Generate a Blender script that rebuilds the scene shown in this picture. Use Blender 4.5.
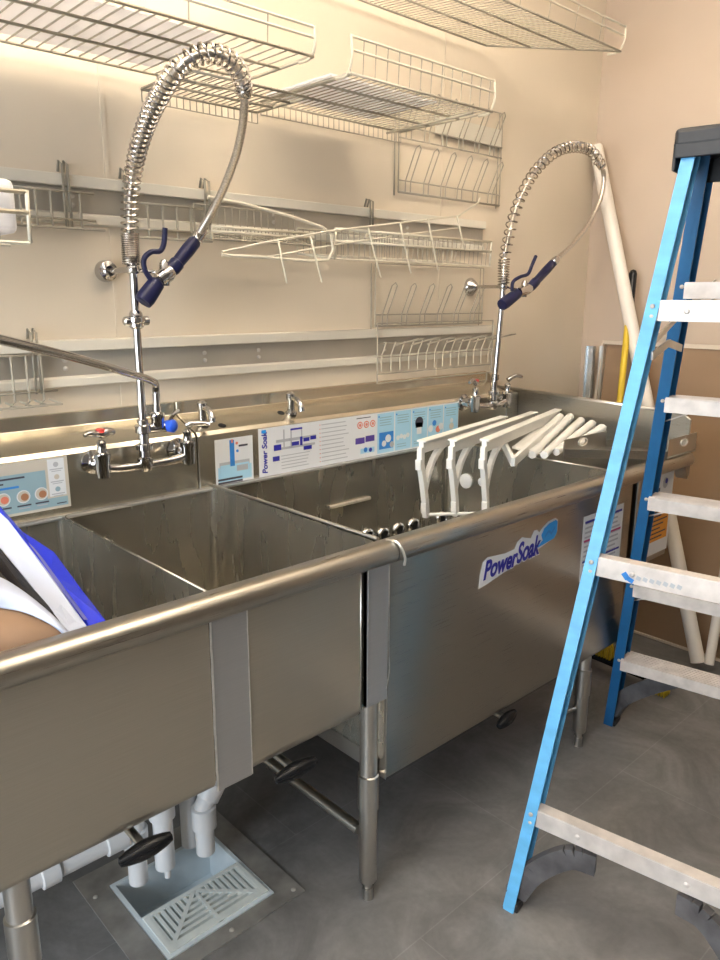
import bpy, bmesh, math, random
from math import sin, cos, pi, radians
from mathutils import Vector as V, Matrix
random.seed(7)
for o in list(bpy.data.objects): bpy.data.objects.remove(o)
COL = bpy.context.scene.collection
SC = bpy.context.scene
# ------------------------------------------------------------------ camera
F, PITCH, YAW, ROLL = 748.65, .23769, .748167, .003365
CAM = V((-1.04433, -1.82192, 1.3889))
fw = V((sin(YAW)*cos(PITCH), cos(YAW)*cos(PITCH), -sin(PITCH)))
ri = V((cos(YAW), -sin(YAW), 0)); up_ = ri.cross(fw)
rx = ri*cos(ROLL)+up_*sin(ROLL); ux = -ri*sin(ROLL)+up_*cos(ROLL)
cd = bpy.data.cameras.new('camera'); cam = bpy.data.objects.new('camera', cd); COL.objects.link(cam)
cam.matrix_world = Matrix.Translation(CAM) @ Matrix((rx, ux, -fw)).transposed().to_4x4()
cd.sensor_fit = 'VERTICAL'; cd.sensor_height = 24; cd.lens = 24*F/960; cd.clip_start = .02
SC.camera = cam
def at(px, py, x=None, y=None, z=None):
    d = fw+rx*((px-360)/F)+ux*((480-py)/F)
    if x is not None: t = (x-CAM.x)/d.x
    elif y is not None: t = (y-CAM.y)/d.y
    else: t = (z-CAM.z)/d.z
    return CAM+d*t
# ------------------------------------------------------------------ light
SC.view_settings.view_transform = 'Standard'; SC.view_settings.look = 'None'
SC.view_settings.gamma = 1; SC.view_settings.use_curve_mapping = False
SC.view_settings.exposure = 0.45
w = bpy.data.worlds.new('world'); SC.world = w; w.use_nodes = True
w.node_tree.nodes['Background'].inputs[0].default_value = (.75, .85, 1, 1)
w.node_tree.nodes['Background'].inputs[1].default_value = .3
def area(name, loc, rot, sx, sy, power, col):
    l = bpy.data.lights.new(name, 'AREA'); l.shape = 'RECTANGLE'; l.size = sx; l.size_y = sy
    l.energy = power; l.color = col
    o = bpy.data.objects.new(name, l); COL.objects.link(o); o.location = loc; o.rotation_euler = rot
    return o
area('uplight', (-1.1, -1.2, 2.50), (pi, 0, 0), 1.5, .5, 100, (1, .89, .77))  # added uplights aimed at the ceiling for soft bounce light
area('uplight', (.5, -1.2, 2.50), (pi, 0, 0), .7, .5, 47, (1, .89, .77))
area('daylight_window_light', (-2.92, -1.35, 1.5), (radians(90), 0, radians(-90)), 1.7, 1.6, 78, (.80, .90, 1))
# ------------------------------------------------------------------ materials
def mat(name, col, rough=.5, metal=0., noise=0., nscale=20., stretch=(1, 1, 1), bump=0., bscale=None, spec=None, rnoise=0., alpha=None, trans=0, emit=0):
    m = bpy.data.materials.new(name); m.use_nodes = True; nt = m.node_tree; b = nt.nodes['Principled BSDF']
    b.inputs['Base Color'].default_value = (*col, 1); b.inputs['Roughness'].default_value = rough
    b.inputs['Metallic'].default_value = metal
    if spec is not None: b.inputs['Specular IOR Level'].default_value = spec
    if trans: b.inputs['Transmission Weight'].default_value = trans
    if emit: b.inputs['Emission Color'].default_value = (*col, 1); b.inputs['Emission Strength'].default_value = emit
    tc = nt.nodes.new('ShaderNodeTexCoord'); mp = nt.nodes.new('ShaderNodeMapping'); mp.inputs['Scale'].default_value = stretch
    nt.links.new(tc.outputs['Object'], mp.inputs['Vector'])
    n = nt.nodes.new('ShaderNodeTexNoise'); n.inputs['Scale'].default_value = nscale; n.inputs['Detail'].default_value = 5
    nt.links.new(mp.outputs['Vector'], n.inputs['Vector'])
    if noise:
        r = nt.nodes.new('ShaderNodeMapRange'); r.inputs['From Min'].default_value = .3; r.inputs['From Max'].default_value = .7
        r.inputs['To Min'].default_value = 1-noise; r.inputs['To Max'].default_value = 1+noise
        nt.links.new(n.outputs['Fac'], r.inputs['Value'])
        mx = nt.nodes.new('ShaderNodeVectorMath'); mx.operation = 'SCALE'; mx.inputs[0].default_value = col
        nt.links.new(r.outputs['Result'], mx.inputs['Scale']); nt.links.new(mx.outputs['Vector'], b.inputs['Base Color'])
    if rnoise:
        r = nt.nodes.new('ShaderNodeMapRange'); r.inputs['From Min'].default_value = .3; r.inputs['From Max'].default_value = .7
        r.inputs['To Min'].default_value = max(0.02, rough-rnoise); r.inputs['To Max'].default_value = rough+rnoise
        nt.links.new(n.outputs['Fac'], r.inputs['Value']); nt.links.new(r.outputs['Result'], b.inputs['Roughness'])
    if bump:
        bp = nt.nodes.new('ShaderNodeBump'); bp.inputs['Strength'].default_value = bump; bp.inputs['Distance'].default_value = .01
        nt.links.new(n.outputs['Fac'], bp.inputs['Height']); nt.links.new(bp.outputs['Normal'], b.inputs['Normal'])
    return m
M = {}
M['wall'] = mat('cream wall panel', (.66, .575, .455), .33, 0, .03, 2.2, bump=.25)
M['wall_r'] = mat('beige painted wall', (.50, .40, .31), .7, 0, .03, 3, bump=.03)
M['wall_f'] = mat('wall darkened for reflections', (.13, .12, .11), .6)  # unseen wall, coloured dark so the steel fronts reflect less light
M['ceil'] = mat('white ceiling', (.75, .72, .66), .8)
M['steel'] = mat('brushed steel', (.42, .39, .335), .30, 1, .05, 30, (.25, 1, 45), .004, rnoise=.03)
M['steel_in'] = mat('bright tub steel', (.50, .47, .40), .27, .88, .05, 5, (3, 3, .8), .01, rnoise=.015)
M['steel_b'] = mat('backsplash steel lightened as reflection', (.62, .57, .465), .24, .92, .05, 30, (.25, 1, 45), .004)  # lighter copy of the steel, reflected wall brightness put into its colour
M['steel_l'] = mat('brushed steel lightened as sheen', (.46, .42, .345), .30, .80, .05, 30, (.25, 1, 45), .004)  # sheen on the left front panels put into a lighter steel
M['steel_s'] = mat('steel strip tinted as reflection', (.50, .50, .50), .32, .8, .05, 30, (.25, 1, 45), .004)  # bluish reflected light put into the colour of strips and rims
M['spring'] = mat('spring steel', (.46, .43, .40), .18, 1)
M['steel_d'] = mat('satin steel leg', (.60, .58, .54), .28, 1, .05, 12, (1, 1, .3))
M['weld'] = mat('ground weld', (.85, .84, .8), .35, 1, .1, 60)
M['chrome'] = mat('chrome', (.54, .525, .515), .10, 1)
M['hose'] = mat('braided hose', (.58, .53, .47), .35, 1, .25, 300)
M['blue_rub'] = mat('dark blue grip', (.007, .009, .045), .42, spec=.35)
M['blue_btn'] = mat('blue button', (.02, .10, .65), .3)
M['red'] = mat('red dot', (.6, .05, .04), .4)
M['black'] = mat('black plastic', (.008, .008, .009), .25, spec=.3)
M['dark'] = mat('hollow shade black', (.01, .01, .01), .8)  # near-black colour stands in for shade inside openings
M['wire'] = mat('epoxy coated wire', (.36, .325, .255), .4, 0, .06, 30)
M['wire_w'] = mat('pale coated wire', (.58, .53, .42), .4, 0, .06, 30)
M['wire_d'] = mat('worn grey wire', (.27, .245, .195), .4, .3, .1, 30)
M['rail'] = mat('pale painted steel', (.66, .62, .53), .4, 0, .03, 6)
M['rail_f'] = mat('grey rail face', (.42, .39, .33), .35, .4, .06, 6)
M['white'] = mat('white pvc', (.80, .80, .80), .35, 0, .02, 10)
M['pvc'] = mat('aged white pipe', (.74, .68, .60), .45, 0, .04, 8)
M['plas'] = mat('white moulded plastic', (.80, .79, .75), .4, 0, .03, 12)
M['paper'] = mat('white paper', (.78, .77, .80), .7, 0, .03, 9)
M['floor'] = None
M['lblue'] = mat('ladder fibreglass lit blue', (.11, .40, .70), .42, 0, .12, 14, (1, 1, 3), .05)  # lit copy of the rail blue, light put into the colour
M['ldark'] = mat('ladder fibreglass shaded blue', (.012, .12, .30), .42, 0, .12, 14)  # shaded copy of the same blue, for the rails behind
M['alu'] = mat('worn aluminium', (.66, .61, .57), .5, .35, .14, 25, (1, 1, 1), .1)
M['gus'] = mat('dusty grey brace', (.13, .125, .13), .55, .4, .35, 18)
M['cap'] = mat('black ladder cap', (.018, .018, .019), .5, 0, .1, 30, bump=.1)
M['kraft'] = mat('brown hardboard', (.27, .17, .095), .6, 0, .10, 2.5)
M['kraft_e'] = mat('pale board edging', (.62, .53, .42), .6)
M['yellow'] = mat('yellow plastic', (.62, .42, .02), .5)
M['galv'] = mat('clear zinc channel', (.62, .66, .68), .25, .8, .1, 20)
M['bluep'] = mat('blue film', (.012, .03, .62), .25)
M['bluew'] = mat('white film face', (.46, .51, .64), .3, 0, .04, 6)
M['brown'] = mat('brown board', (.28, .17, .10), .7, 0, .08, 5)
M['bluei'] = mat('hazy blue film', (.10, .11, .38), .3)
M['grate'] = mat('off white grate', (.74, .78, .75), .5, 0, .08, 20)
M['basin'] = mat('enamel basin', (.70, .77, .80), .3, 0, .08, 8)
M['flange'] = mat('dull scratched steel', (.34, .325, .30), .45, .4, .28, 14, (1, 1, 1), .1)
def flat(n, c, r=.5): M[n] = mat(n, c, r)
flat('lbl_w', (.70, .72, .74)); flat('lbl_lb', (.36, .62, .78)); flat('lbl_b', (.03, .22, .62)); flat('lbl_navy', (.02, .02, .30))
flat('lbl_k', (.05, .05, .07)); flat('lbl_gry', (.42, .44, .47)); flat('lbl_r', (.68, .20, .13)); flat('lbl_grb', (.27, .40, .46))
flat('lbl_tan', (.55, .50, .42)); flat('lbl_brn', (.40, .18, .09)); flat('lbl_or', (.72, .30, .03)); flat('lbl_mag', (.40, .03, .15))
flat('lbl_sky', (.02, .30, .75)); flat('lbl_pur', (.10, .06, .32)); flat('screw', (.5, .47, .42), .3)
# floor: dark grey sealed tile with faint joints and dusty smears
def floor_mat():
    m = bpy.data.materials.new('dusty dark grey floor tile'); m.use_nodes = True; nt = m.node_tree; b = nt.nodes['Principled BSDF']
    N = nt.nodes.new; L = nt.links.new
    tc = N('ShaderNodeTexCoord'); br = N('ShaderNodeTexBrick'); br.offset = .5
    br.inputs['Scale'].default_value = 1; br.inputs['Mortar Size'].default_value = .002; br.inputs['Brick Width'].default_value = .9; br.inputs['Row Height'].default_value = .45
    br.inputs['Color1'].default_value = (.155, .150, .145, 1); br.inputs['Color2'].default_value = (.17, .165, .16, 1); br.inputs['Mortar'].default_value = (.205, .20, .195, 1)
    br.inputs['Mortar Smooth'].default_value = .6
    L(tc.outputs['Object'], br.inputs['Vector'])
    n = N('ShaderNodeTexNoise'); n.inputs['Scale'].default_value = 4; n.inputs['Detail'].default_value = 8; n.inputs['Roughness'].default_value = .65; n.inputs['Distortion'].default_value = 1.2
    L(tc.outputs['Object'], n.inputs['Vector'])
    n2 = N('ShaderNodeTexNoise'); n2.inputs['Scale'].default_value = 60; n2.inputs['Detail'].default_value = 4
    L(tc.outputs['Object'], n2.inputs['Vector'])
    r = N('ShaderNodeMapRange'); r.inputs['From Min'].default_value = .3; r.inputs['From Max'].default_value = .75; r.inputs['To Min'].default_value = .72; r.inputs['To Max'].default_value = 1.5
    L(n.outputs['Fac'], r.inputs['Value'])
    r2 = N('ShaderNodeMapRange'); r2.inputs['To Min'].default_value = .85; r2.inputs['To Max'].default_value = 1.15
    L(n2.outputs['Fac'], r2.inputs['Value'])
    mu = N('ShaderNodeMath'); mu.operation = 'MULTIPLY'; L(r.outputs[0], mu.inputs[0]); L(r2.outputs[0], mu.inputs[1])
    s = N('ShaderNodeVectorMath'); s.operation = 'SCALE'; L(br.outputs['Color'], s.inputs[0]); L(mu.outputs[0], s.inputs['Scale'])
    L(s.outputs['Vector'], b.inputs['Base Color'])
    b.inputs['Roughness'].default_value = .55
    return m
M['floor'] = floor_mat()
def sheer(m, k):          # thin sheets let some light through
    nt = M[m].node_tree; b = nt.nodes['Principled BSDF']; o = nt.nodes['Material Output']
    t = nt.nodes.new('ShaderNodeBsdfTranslucent'); t.inputs[0].default_value = (.85, .84, .84, 1); mx = nt.nodes.new('ShaderNodeMixShader'); mx.inputs[0].default_value = k
    nt.links.new(b.outputs[0], mx.inputs[1]); nt.links.new(t.outputs[0], mx.inputs[2]); nt.links.new(mx.outputs[0], o.inputs[0])
sheer('paper', .45)
# ------------------------------------------------------------------ mesh helpers
class MB:
    def __init__(s): s.v = []; s.f = []; s.sm = []; s.mi = []
    def add(s, vs, fs, smooth=False, m=0):
        k = len(s.v); s.v += [V(a) for a in vs]
        for f in fs: s.f.append([k+i for i in f]); s.sm.append(smooth); s.mi.append(m)
        return s
    def box(s, a, b, m=0):
        x0, x1 = sorted((a[0], b[0])); y0, y1 = sorted((a[1], b[1])); z0, z1 = sorted((a[2], b[2]))
        return s.add([(x0,y0,z0),(x1,y0,z0),(x1,y1,z0),(x0,y1,z0),(x0,y0,z1),(x1,y0,z1),(x1,y1,z1),(x0,y1,z1)],
            [(0,3,2,1),(4,5,6,7),(0,1,5,4),(1,2,6,5),(2,3,7,6),(3,0,4,7)], False, m)
    def beam(s, p, q, w, h, up=(0,0,1), m=0):      # rectangular bar from p to q, w sideways, h along up
        p = V(p); q = V(q); d = (q-p).normalized(); u = V(up); a = d.cross(u).normalized(); u = a.cross(d).normalized()
        vs = []
        for c in (p, q):
            for i, j in ((-1,-1),(1,-1),(1,1),(-1,1)): vs.append(c+a*(w/2*i)+u*(h/2*j))
        return s.add(vs, [(0,1,2,3),(7,6,5,4),(0,4,5,1),(1,5,6,2),(2,6,7,3),(3,7,4,0)], False, m)
    def tube(s, pts, r, n=8, m=0, caps=True, smooth=True):
        pts = [V(p) for p in pts]; R = r if isinstance(r, (list, tuple)) else [r]*len(pts)
        vs = []; fs = []; T = []
        for i in range(len(pts)):
            a = pts[max(i-1, 0)]; b = pts[min(i+1, len(pts)-1)]; T.append((b-a).normalized())
        ref = V((0,0,1)) if abs(T[0].z) < .9 else V((1,0,0))
        a = T[0].cross(ref).normalized()
        for i, p in enumerate(pts):
            a = (a-T[i]*a.dot(T[i])).normalized(); b = T[i].cross(a)
            for k in range(n):
                t = 2*pi*k/n; vs.append(p+(a*cos(t)+b*sin(t))*R[i])
        for i in range(len(pts)-1):
            for k in range(n):
                fs.append((i*n+k, i*n+(k+1)%n, (i+1)*n+(k+1)%n, (i+1)*n+k))
        s.add(vs, fs, smooth, m)
        if caps:
            k = len(s.v)-len(vs)
            s.f.append([k+i for i in range(n)][::-1]); s.sm.append(False); s.mi.append(m)
            k2 = k+(len(pts)-1)*n
            s.f.append([k2+i for i in range(n)]); s.sm.append(False); s.mi.append(m)
        return s
    def lathe(s, base, axis, prof, n=20, m=0):   # prof: (distance along axis, radius)
        base = V(base); ax = V(axis).normalized(); pts = [base+ax*t for t, r in prof]
        ref = V((0,0,1)) if abs(ax.z) < .9 else V((1,0,0)); a = ax.cross(ref).normalized(); b = ax.cross(a)
        vs = []; fs = []
        for (t, r), p in zip(prof, pts):
            for k in range(n):
                q = 2*pi*k/n; vs.append(p+(a*cos(q)+b*sin(q))*max(r, 1e-5))
        for i in range(len(prof)-1):
            for k in range(n): fs.append((i*n+k, i*n+(k+1)%n, (i+1)*n+(k+1)%n, (i+1)*n+k))
        s.add(vs, fs, True, m); k = len(s.v)-len(vs)
        s.f.append([k+i for i in range(n)][::-1]); s.sm.append(False); s.mi.append(m)
        k2 = k+(len(prof)-1)*n; s.f.append([k2+i for i in range(n)]); s.sm.append(False); s.mi.append(m)
        return s
    def prism(s, poly, ext, m=0, smooth=False):      # closed planar polygon of 3D points pushed along ext
        ext = V(ext); p = [V(a) for a in poly]; n = len(p)
        fs = [tuple(range(n))[::-1], tuple(range(n, 2*n))]
        s.add(p+[a+ext for a in p], fs, False, m); k = len(s.v)-2*n
        for i in range(n):
            s.f.append([k+i, k+(i+1)%n, k+n+(i+1)%n, k+n+i]); s.sm.append(smooth); s.mi.append(m)
        return s
    def sheet(s, prof, ext, th, m=0):               # open profile (list of 3D pts) with thickness th, pushed along ext
        p = [V(a) for a in prof]; e = V(ext).normalized(); off = []
        for i in range(len(p)):
            t = (p[min(i+1, len(p)-1)]-p[max(i-1, 0)]).normalized(); off.append(p[i]+e.cross(t)*th)
        return s.prism(p+off[::-1], ext, m, False)
    def text(s, txt, origin, xdir, ydir, size, m=0, shear=0, bold=0., depth=.0004, align='LEFT', xs=1.):
        c = bpy.data.curves.new('t', 'FONT'); c.body = txt; c.size = size; c.shear = shear; c.offset = bold; c.extrude = depth; c.align_x = align
        o = bpy.data.objects.new('t', c); COL.objects.link(o)
        dg = bpy.context.evaluated_depsgraph_get(); me = bpy.data.meshes.new_from_object(o.evaluated_get(dg))
        X = V(xdir).normalized(); Y = V(ydir).normalized(); Z = X.cross(Y); O = V(origin)
        s.add([O+X*(v.co.x*xs)+Y*v.co.y+Z*v.co.z for v in me.vertices], [tuple(p.vertices) for p in me.polygons], False, m)
        bpy.data.objects.remove(o); bpy.data.curves.remove(c); bpy.data.meshes.remove(me)
        return s
    def build(s, name, mats, parent=None, bevel=0., seg=2, recalc=True):
        me = bpy.data.meshes.new(name)
        loc = V((0,0,0))
        me.from_pydata([tuple(a) for a in s.v], [], s.f)
        if not isinstance(mats, (list, tuple)): mats = [mats]
        for m in mats: me.materials.append(M[m])
        for p, a, b in zip(me.polygons, s.sm, s.mi): p.use_smooth = a; p.material_index = b
        if recalc:
            bm = bmesh.new(); bm.from_mesh(me); bmesh.ops.recalc_face_normals(bm, faces=bm.faces)
            for e in bm.edges:
                if len(e.link_faces) == 2 and e.calc_face_angle(0) > .7: e.smooth = False
            bm.to_mesh(me); bm.free()
        o = bpy.data.objects.new(name, me); COL.objects.link(o)
        if parent is not None: o.parent = parent; o.matrix_parent_inverse = Matrix.Translation(-parent_loc(parent))
        if bevel:
            b = o.modifiers.new('bevel', 'BEVEL'); b.width = bevel; b.segments = seg; b.limit_method = 'ANGLE'; b.angle_limit = radians(40)
        return o
def parent_loc(p):
    l = V(p.location)
    return l if p.parent is None else V((0,0,0)) if p.type == 'MESH' else l
def tilt(o, a): o.rotation_euler.x = a
def tag(o, label, cat, group=None):
    o['label'] = label; o['category'] = cat
    if group: o['group'] = group
    return o
def thing(name, label, cat, loc=(0,0,0), group=None):
    o = bpy.data.objects.new(name, None); COL.objects.link(o); o.location = loc; o.empty_display_size = .1
    return tag(o, label, cat, group)
def struct(o): o['kind'] = 'structure'; return o
def smoothpath(pts, n=8):                      # Catmull-Rom
    pts = [V(p) for p in pts]; out = []
    P = [pts[0]*2-pts[1]]+pts+[pts[-1]*2-pts[-2]]
    for i in range(1, len(P)-2):
        for k in range(n):
            t = k/n; a, b, c, d = P[i-1], P[i], P[i+1], P[i+2]
            out.append(.5*((2*b)+(c-a)*t+(2*a-5*b+4*c-d)*t*t+(3*b-a-3*c+d)*t**3))
    out.append(pts[-1]); return out
# ================================================================== SETTING
X0, X1, Y0, Y1, ZC = -3.0, 2.0, -4.0, 0.0, 2.9
# floor drain opening
DX0, DX1, DY0, DY1 = -.447, -.163, -.578, -.288
mb = MB()
xs = [X0-.1, DX0, DX1, X1+.1]; ys = [Y0-.1, DY0, DY1, Y1+.1]
for i in range(3):
    for j in range(3):
        if i == 1 and j == 1: continue
        mb.box((xs[i], ys[j], -.12), (xs[i+1], ys[j+1], 0))
struct(mb.build('floor', 'floor'))
struct(MB().box((X0-.1, Y0-.1, ZC), (X1+.1, Y1+.1, ZC+.1)).build('ceiling', 'ceil'))
struct(MB().box((X0-.1, 0, -.12), (X1+.1, .1, ZC)).build('wall_back', 'wall'))
struct(MB().box((X1, Y0-.1, -.12), (X1+.1, 0, ZC)).build('wall_right', 'wall_r'))
# left wall with the big window opening that lets the daylight in
wy0, wy1, wz0, wz1 = -2.25, -.45, .65, 2.35
mb = MB(); mb.box((X0-.1, Y0-.1, -.12), (X0, wy0, ZC)).box((X0-.1, wy1, -.12), (X0, 0, ZC)).box((X0-.1, wy0, -.12), (X0, wy1, wz0)).box((X0-.1, wy0, wz1), (X0, wy1, ZC))
struct(mb.build('wall_left', 'wall_r'))
struct(MB().box((X0, Y0-.1, -.12), (X1, Y0, ZC)).build('wall_front', 'wall_f'))
wf = MB()
for a, b in (((wy0, wz0), (wy0+.05, wz1)), ((wy1-.05, wz0), (wy1, wz1)), ((wy0+.05, wz0), (wy1-.05, wz0+.05)), ((wy0+.05, wz1-.05), (wy1-.05, wz1)), ((-1.375, wz0+.05), (-1.325, wz1-.05))):
    wf.box((X0-.07, a[0], a[1]), (X0-.02, b[0], b[1]))
struct(wf.build('window_1', 'white'))
# panel joint strips on the back wall
def seam(n, x):
    struct(MB().box((x-.006, -.002, 1.12), (x+.006, 0, ZC)).build('trim_%d' % n, 'wall'))
seam(1, -.185); seam(2, 1.03); seam(3, -1.4)
struct(MB().box((X1-.012, Y0, 0), (X1, -.0, .1)).build('baseboard_right', 'rail_f', bevel=.003))
for lx, W2, wh in ((-1.1, .78, 'the longer one over the compartment sink'), (.5, .38, 'the shorter one over the soaking sink')):  # unseen troughs added to go with the bounce lamps
    t = thing('added_uplight', 'added unseen uplight trough, '+wh, 'light', (lx, -1.2, ZC), 'added unseen uplights')
    MB().box((lx-W2, -1.48, 2.44), (lx+W2, -.92, 2.48)).build('trough', 'white', t, .004)
    for k in (-.9, .9): MB().tube([(lx+W2*k, -1.2, 2.48), (lx+W2*k, -1.2, ZC)], .004, 6).build('cord', 'white', t)

# ================================================================== WALL RAILS
def wall_rail(label, zt, x0, x1, h, screws):
    t = thing('wall_rail', label, 'rail', ((x0+x1)/2, 0, zt-h), 'wall mounted shelving rails')
    L = x1-x0
    pr = [(x0, -.002, zt+.004), (x0, -.022, zt), (x0, -.024, zt-.028), (x0, -.008, zt-.034), (x0, -.008, zt-h+.026), (x0, -.022, zt-h+.02), (x0, -.022, zt-h), (x0, -.002, zt-h-.001)]
    # top lip, recessed face, bottom lip as separate coloured parts
    MB().prism([(x0, -.001, zt+.002), (x0, -.024, zt), (x0, -.024, zt-.026), (x0, -.001, zt-.026)], (L, 0, 0)).build('top_lip', 'rail', t, .002)
    MB().prism([(x0, -.0005, zt-.026), (x0, -.009, zt-.026), (x0, -.009, zt-h+.02), (x0, -.0005, zt-h+.02)], (L, 0, 0)).build('face', 'rail_f', t)
    MB().prism([(x0, -.001, zt-h+.03), (x0, -.020, zt-h+.022), (x0, -.020, zt-h+.002), (x0, -.001, zt-h)], (L, 0, 0)).build('bottom_lip', 'rail', t, .002)
    for x in screws:
        s = MB()
        for z in (zt-h*.42, zt-h*.60): s.lathe((x, -.008, z), (0, -1, 0), [(0, .006), (.003, .006), (.005, .003)], 8)
        s.build('screw', 'screw', t)
    return t
wall_rail('long pale upper wall rail with shelf hooks hung over its top edge', 1.664, -1.7, 1.25, .108, (-.9, -.28, .3, .85))
wall_rail('long pale lower wall rail just above the sink backsplash', 1.290, -1.7, 1.34, .112, (-.9, -.33, .055, .235, .75))

# ================================================================== WIRE SHELVES
def rods(mb, segs, r, n=6):
    for sgm in segs: mb.tube(sgm, r, n)
def wire_shelf(label, x0, x1, yb, yf, z, lip, dx, longs, m='wire', x1f=None, backlip=0, wr=.0016, fr=.0032, lipn=None, group='wire shelves above the sinks', xlip0=None, xlip1=None, name='wire_shelf', brackets=()):
    t = thing(name, label, 'shelf', ((x0+x1)/2, yb, z), group)
    x1f = x1 if x1f is None else x1f
    f = MB()
    for i in range(longs):
        k = i/(longs-1); y = yb+(yf-yb)*k
        f.tube([(x0, y, z-.003), (x1+(x1f-x1)*k, y, z-.003)], fr, 6)
    f.tube([(x0, yb, z-.003), (x0, yf, z-.003)], fr, 6); f.tube([(x1, yb, z-.003), (x1f, yf, z-.003)], fr, 6)
    f.build('frame', m, t)
    g = MB(); n = max(2, int((max(x1, x1f)-x0)/dx))
    for i in range(n+1):
        x = x0+(max(x1, x1f)-x0)*i/n; ys_ = yb
        if x > x1 and x1f > x1: ys_ = yb+(yf-yb)*(x-x1)/(x1f-x1)
        pts = [(x, ys_, z)]
        if backlip: pts = [(x, ys_, z-backlip)]+pts
        pts.append((x, yf, z))
        if lipn and i % lipn == 0 and (xlip0 is None or x >= xlip0): pts.append((x, yf-.004, z+lip))
        g.tube(pts, wr, 5)
    if backlip: g.tube([(x0, yb, z-backlip), (x1, yb, z-backlip)], wr, 5)
    g.build('grid_wires', m, t)
    if lip:
        a = x0 if xlip0 is None else xlip0; b = x1f if xlip1 is None else xlip1
        l = MB()
        for zz in (z+lip, z+lip*.62): l.tube([(a, yf-.004, zz), (b, yf-.004, zz)], fr*.95, 6)
        for xx in (a, b): l.tube(smoothpath([(xx, yf-.003, z+lip+.004), (xx, yf-.006, z+lip*.4), (xx, yf+.012, z-.004), (xx, yf+.05, z-.006)], 4), fr*1.15, 6)
        l.build('front_lip', 'wire_w', t)
    for x in brackets:
        MB().tube([(x, yb+.012, z-.012), (x, yf+.03, z-.008)], fr*1.2, 6).build('bracket', m, t)
    return t
wire_shelf('large open wire shelf high at upper left with a white sheet on it', -1.5, .13, -.03, -.40, 1.915, .055, .031, 4, lipn=6, wr=.002, brackets=(-1.3,))
wire_shelf('wire shelf with tall front lip holding white papers, in the middle above the peg racks', .25, .79, -.03, -.39, 1.905, .075, .020, 4, backlip=.035, lipn=2, brackets=(.74,))
wire_shelf('fine mesh wire rack tucked under the right end of the upper left shelf', -.10, .235, -.035, -.25, 1.875, 0, .018, 4, m='wire_d', backlip=.03, group=None)
top_shelf = wire_shelf('highest wire shelf with twin front rods near the right wall corner', .2, 1.2, -.03, -.37, 2.235, .070, .018, 4, x1f=1.50, lipn=8, group='wire shelves above the sinks')
tilt(top_shelf, radians(5))
# sheets lying on the shelves
tag(MB().box((-1.3, -.36, 1.9175), (-.08, -.06, 1.9185)).build('paper_sheet', 'paper'), 'broad white sheet lying on the large upper left wire shelf', 'sheet')
p0 = MB().box((.24, -.33, 1.9075), (.62, -.07, 1.9125)).build('paper_stack', 'paper'); tag(p0, 'flat stack of white papers on the middle wire shelf', 'papers')
tag(MB().box((.60, -.008, 1.80), (.0, 0, 1.8)).build('x', 'paper'), 'x', 'x'); bpy.data.objects.remove(bpy.data.objects['x'])
tag(MB().box((.98, -.012, 1.925), (1.335, -.002, 1.985)).build('wall_plate', 'rail', bevel=.001), 'flat white plate on the wall behind the upper pegs', 'plate')

# ------------------------------------------------------------------ peg racks
def peg_rack(label, x0, x1, z0, z1, rows, npeg, loc_y=-.012):
    t = thing('peg_rack', label, 'rack', ((x0+x1)/2, 0, z0), 'wire peg drying racks')
    f = MB(); r = .0024
    f.tube([(x0, loc_y, z0), (x0, loc_y, z1), (x1, loc_y, z1), (x1, loc_y, z0), (x0, loc_y, z0)], r, 6)
    for zr in rows:
        f.tube([(x0, loc_y-.003, zr), (x1, loc_y-.003, zr)], r, 6).tube([(x0, loc_y-.003, zr+.035), (x1, loc_y-.003, zr+.035)], r, 6)
    for x in (x0-.012, x1-.01): f.tube([(x, loc_y+.006, z0-.01), (x, loc_y+.006, z1)], .002, 6)
    f.build('frame', 'wire', t)
    for zr in rows:
        for i in range(npeg):
            x = x0+.04+(x1-x0-.05)*i/(npeg-.4); w = .012
            p = [(x-w, loc_y-.005, zr), (x-w, loc_y-.006, zr+.035), (x+.0-w, loc_y-.05, zr+.128), (x, loc_y-.054, zr+.137), (x+w, loc_y-.05, zr+.128), (x+w, loc_y-.006, zr+.035), (x+w, loc_y-.005, zr)]
            MB().tube(p, .0022, 6).build('peg', 'wire', t)
    return t
peg_rack('upper wire peg rack with two rows of angled pegs, high on the wall', .80, 1.335, 1.725, 2.04, (1.727, 1.89), 6)
peg_rack('lower wire peg rack with one row of angled pegs, just over the lower rail', .70, 1.26, 1.30, 1.50, (1.302,), 6)
# lowest rack: open basket grid hanging over the lower rail
t = thing('wire_rack', 'shallow wire rack hung over the right end of the lower rail', 'rack', (1.0, 0, 1.11))
f = MB(); y = -.035
f.tube([(.69, y, 1.115), (.69, y, 1.31), (1.30, y, 1.31), (1.30, y, 1.115), (.69, y, 1.115)], .0026, 6)
for z in (1.145, 1.20, 1.245): f.tube([(.69, y, z), (1.30, y, z)], .0022, 6)
f.build('frame', 'wire', t)
g = MB()
for i in range(14): x = .71+.57*i/13; g.tube([(x, y, 1.155), (x, y, 1.205), (x+.01, y-.012, 1.25)], .0022, 5)
g.build('grid_wires', 'wire_w', t)
g = MB()
for i in range(7):
    x = .76+.085*i; g.tube([(x, y-.002, 1.235), (x+.03, y-.09, 1.262), (x+.055, y-.09, 1.262), (x+.03, y-.002, 1.24)], .0020, 5)
g.build('prongs', 'wire', t)
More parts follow.
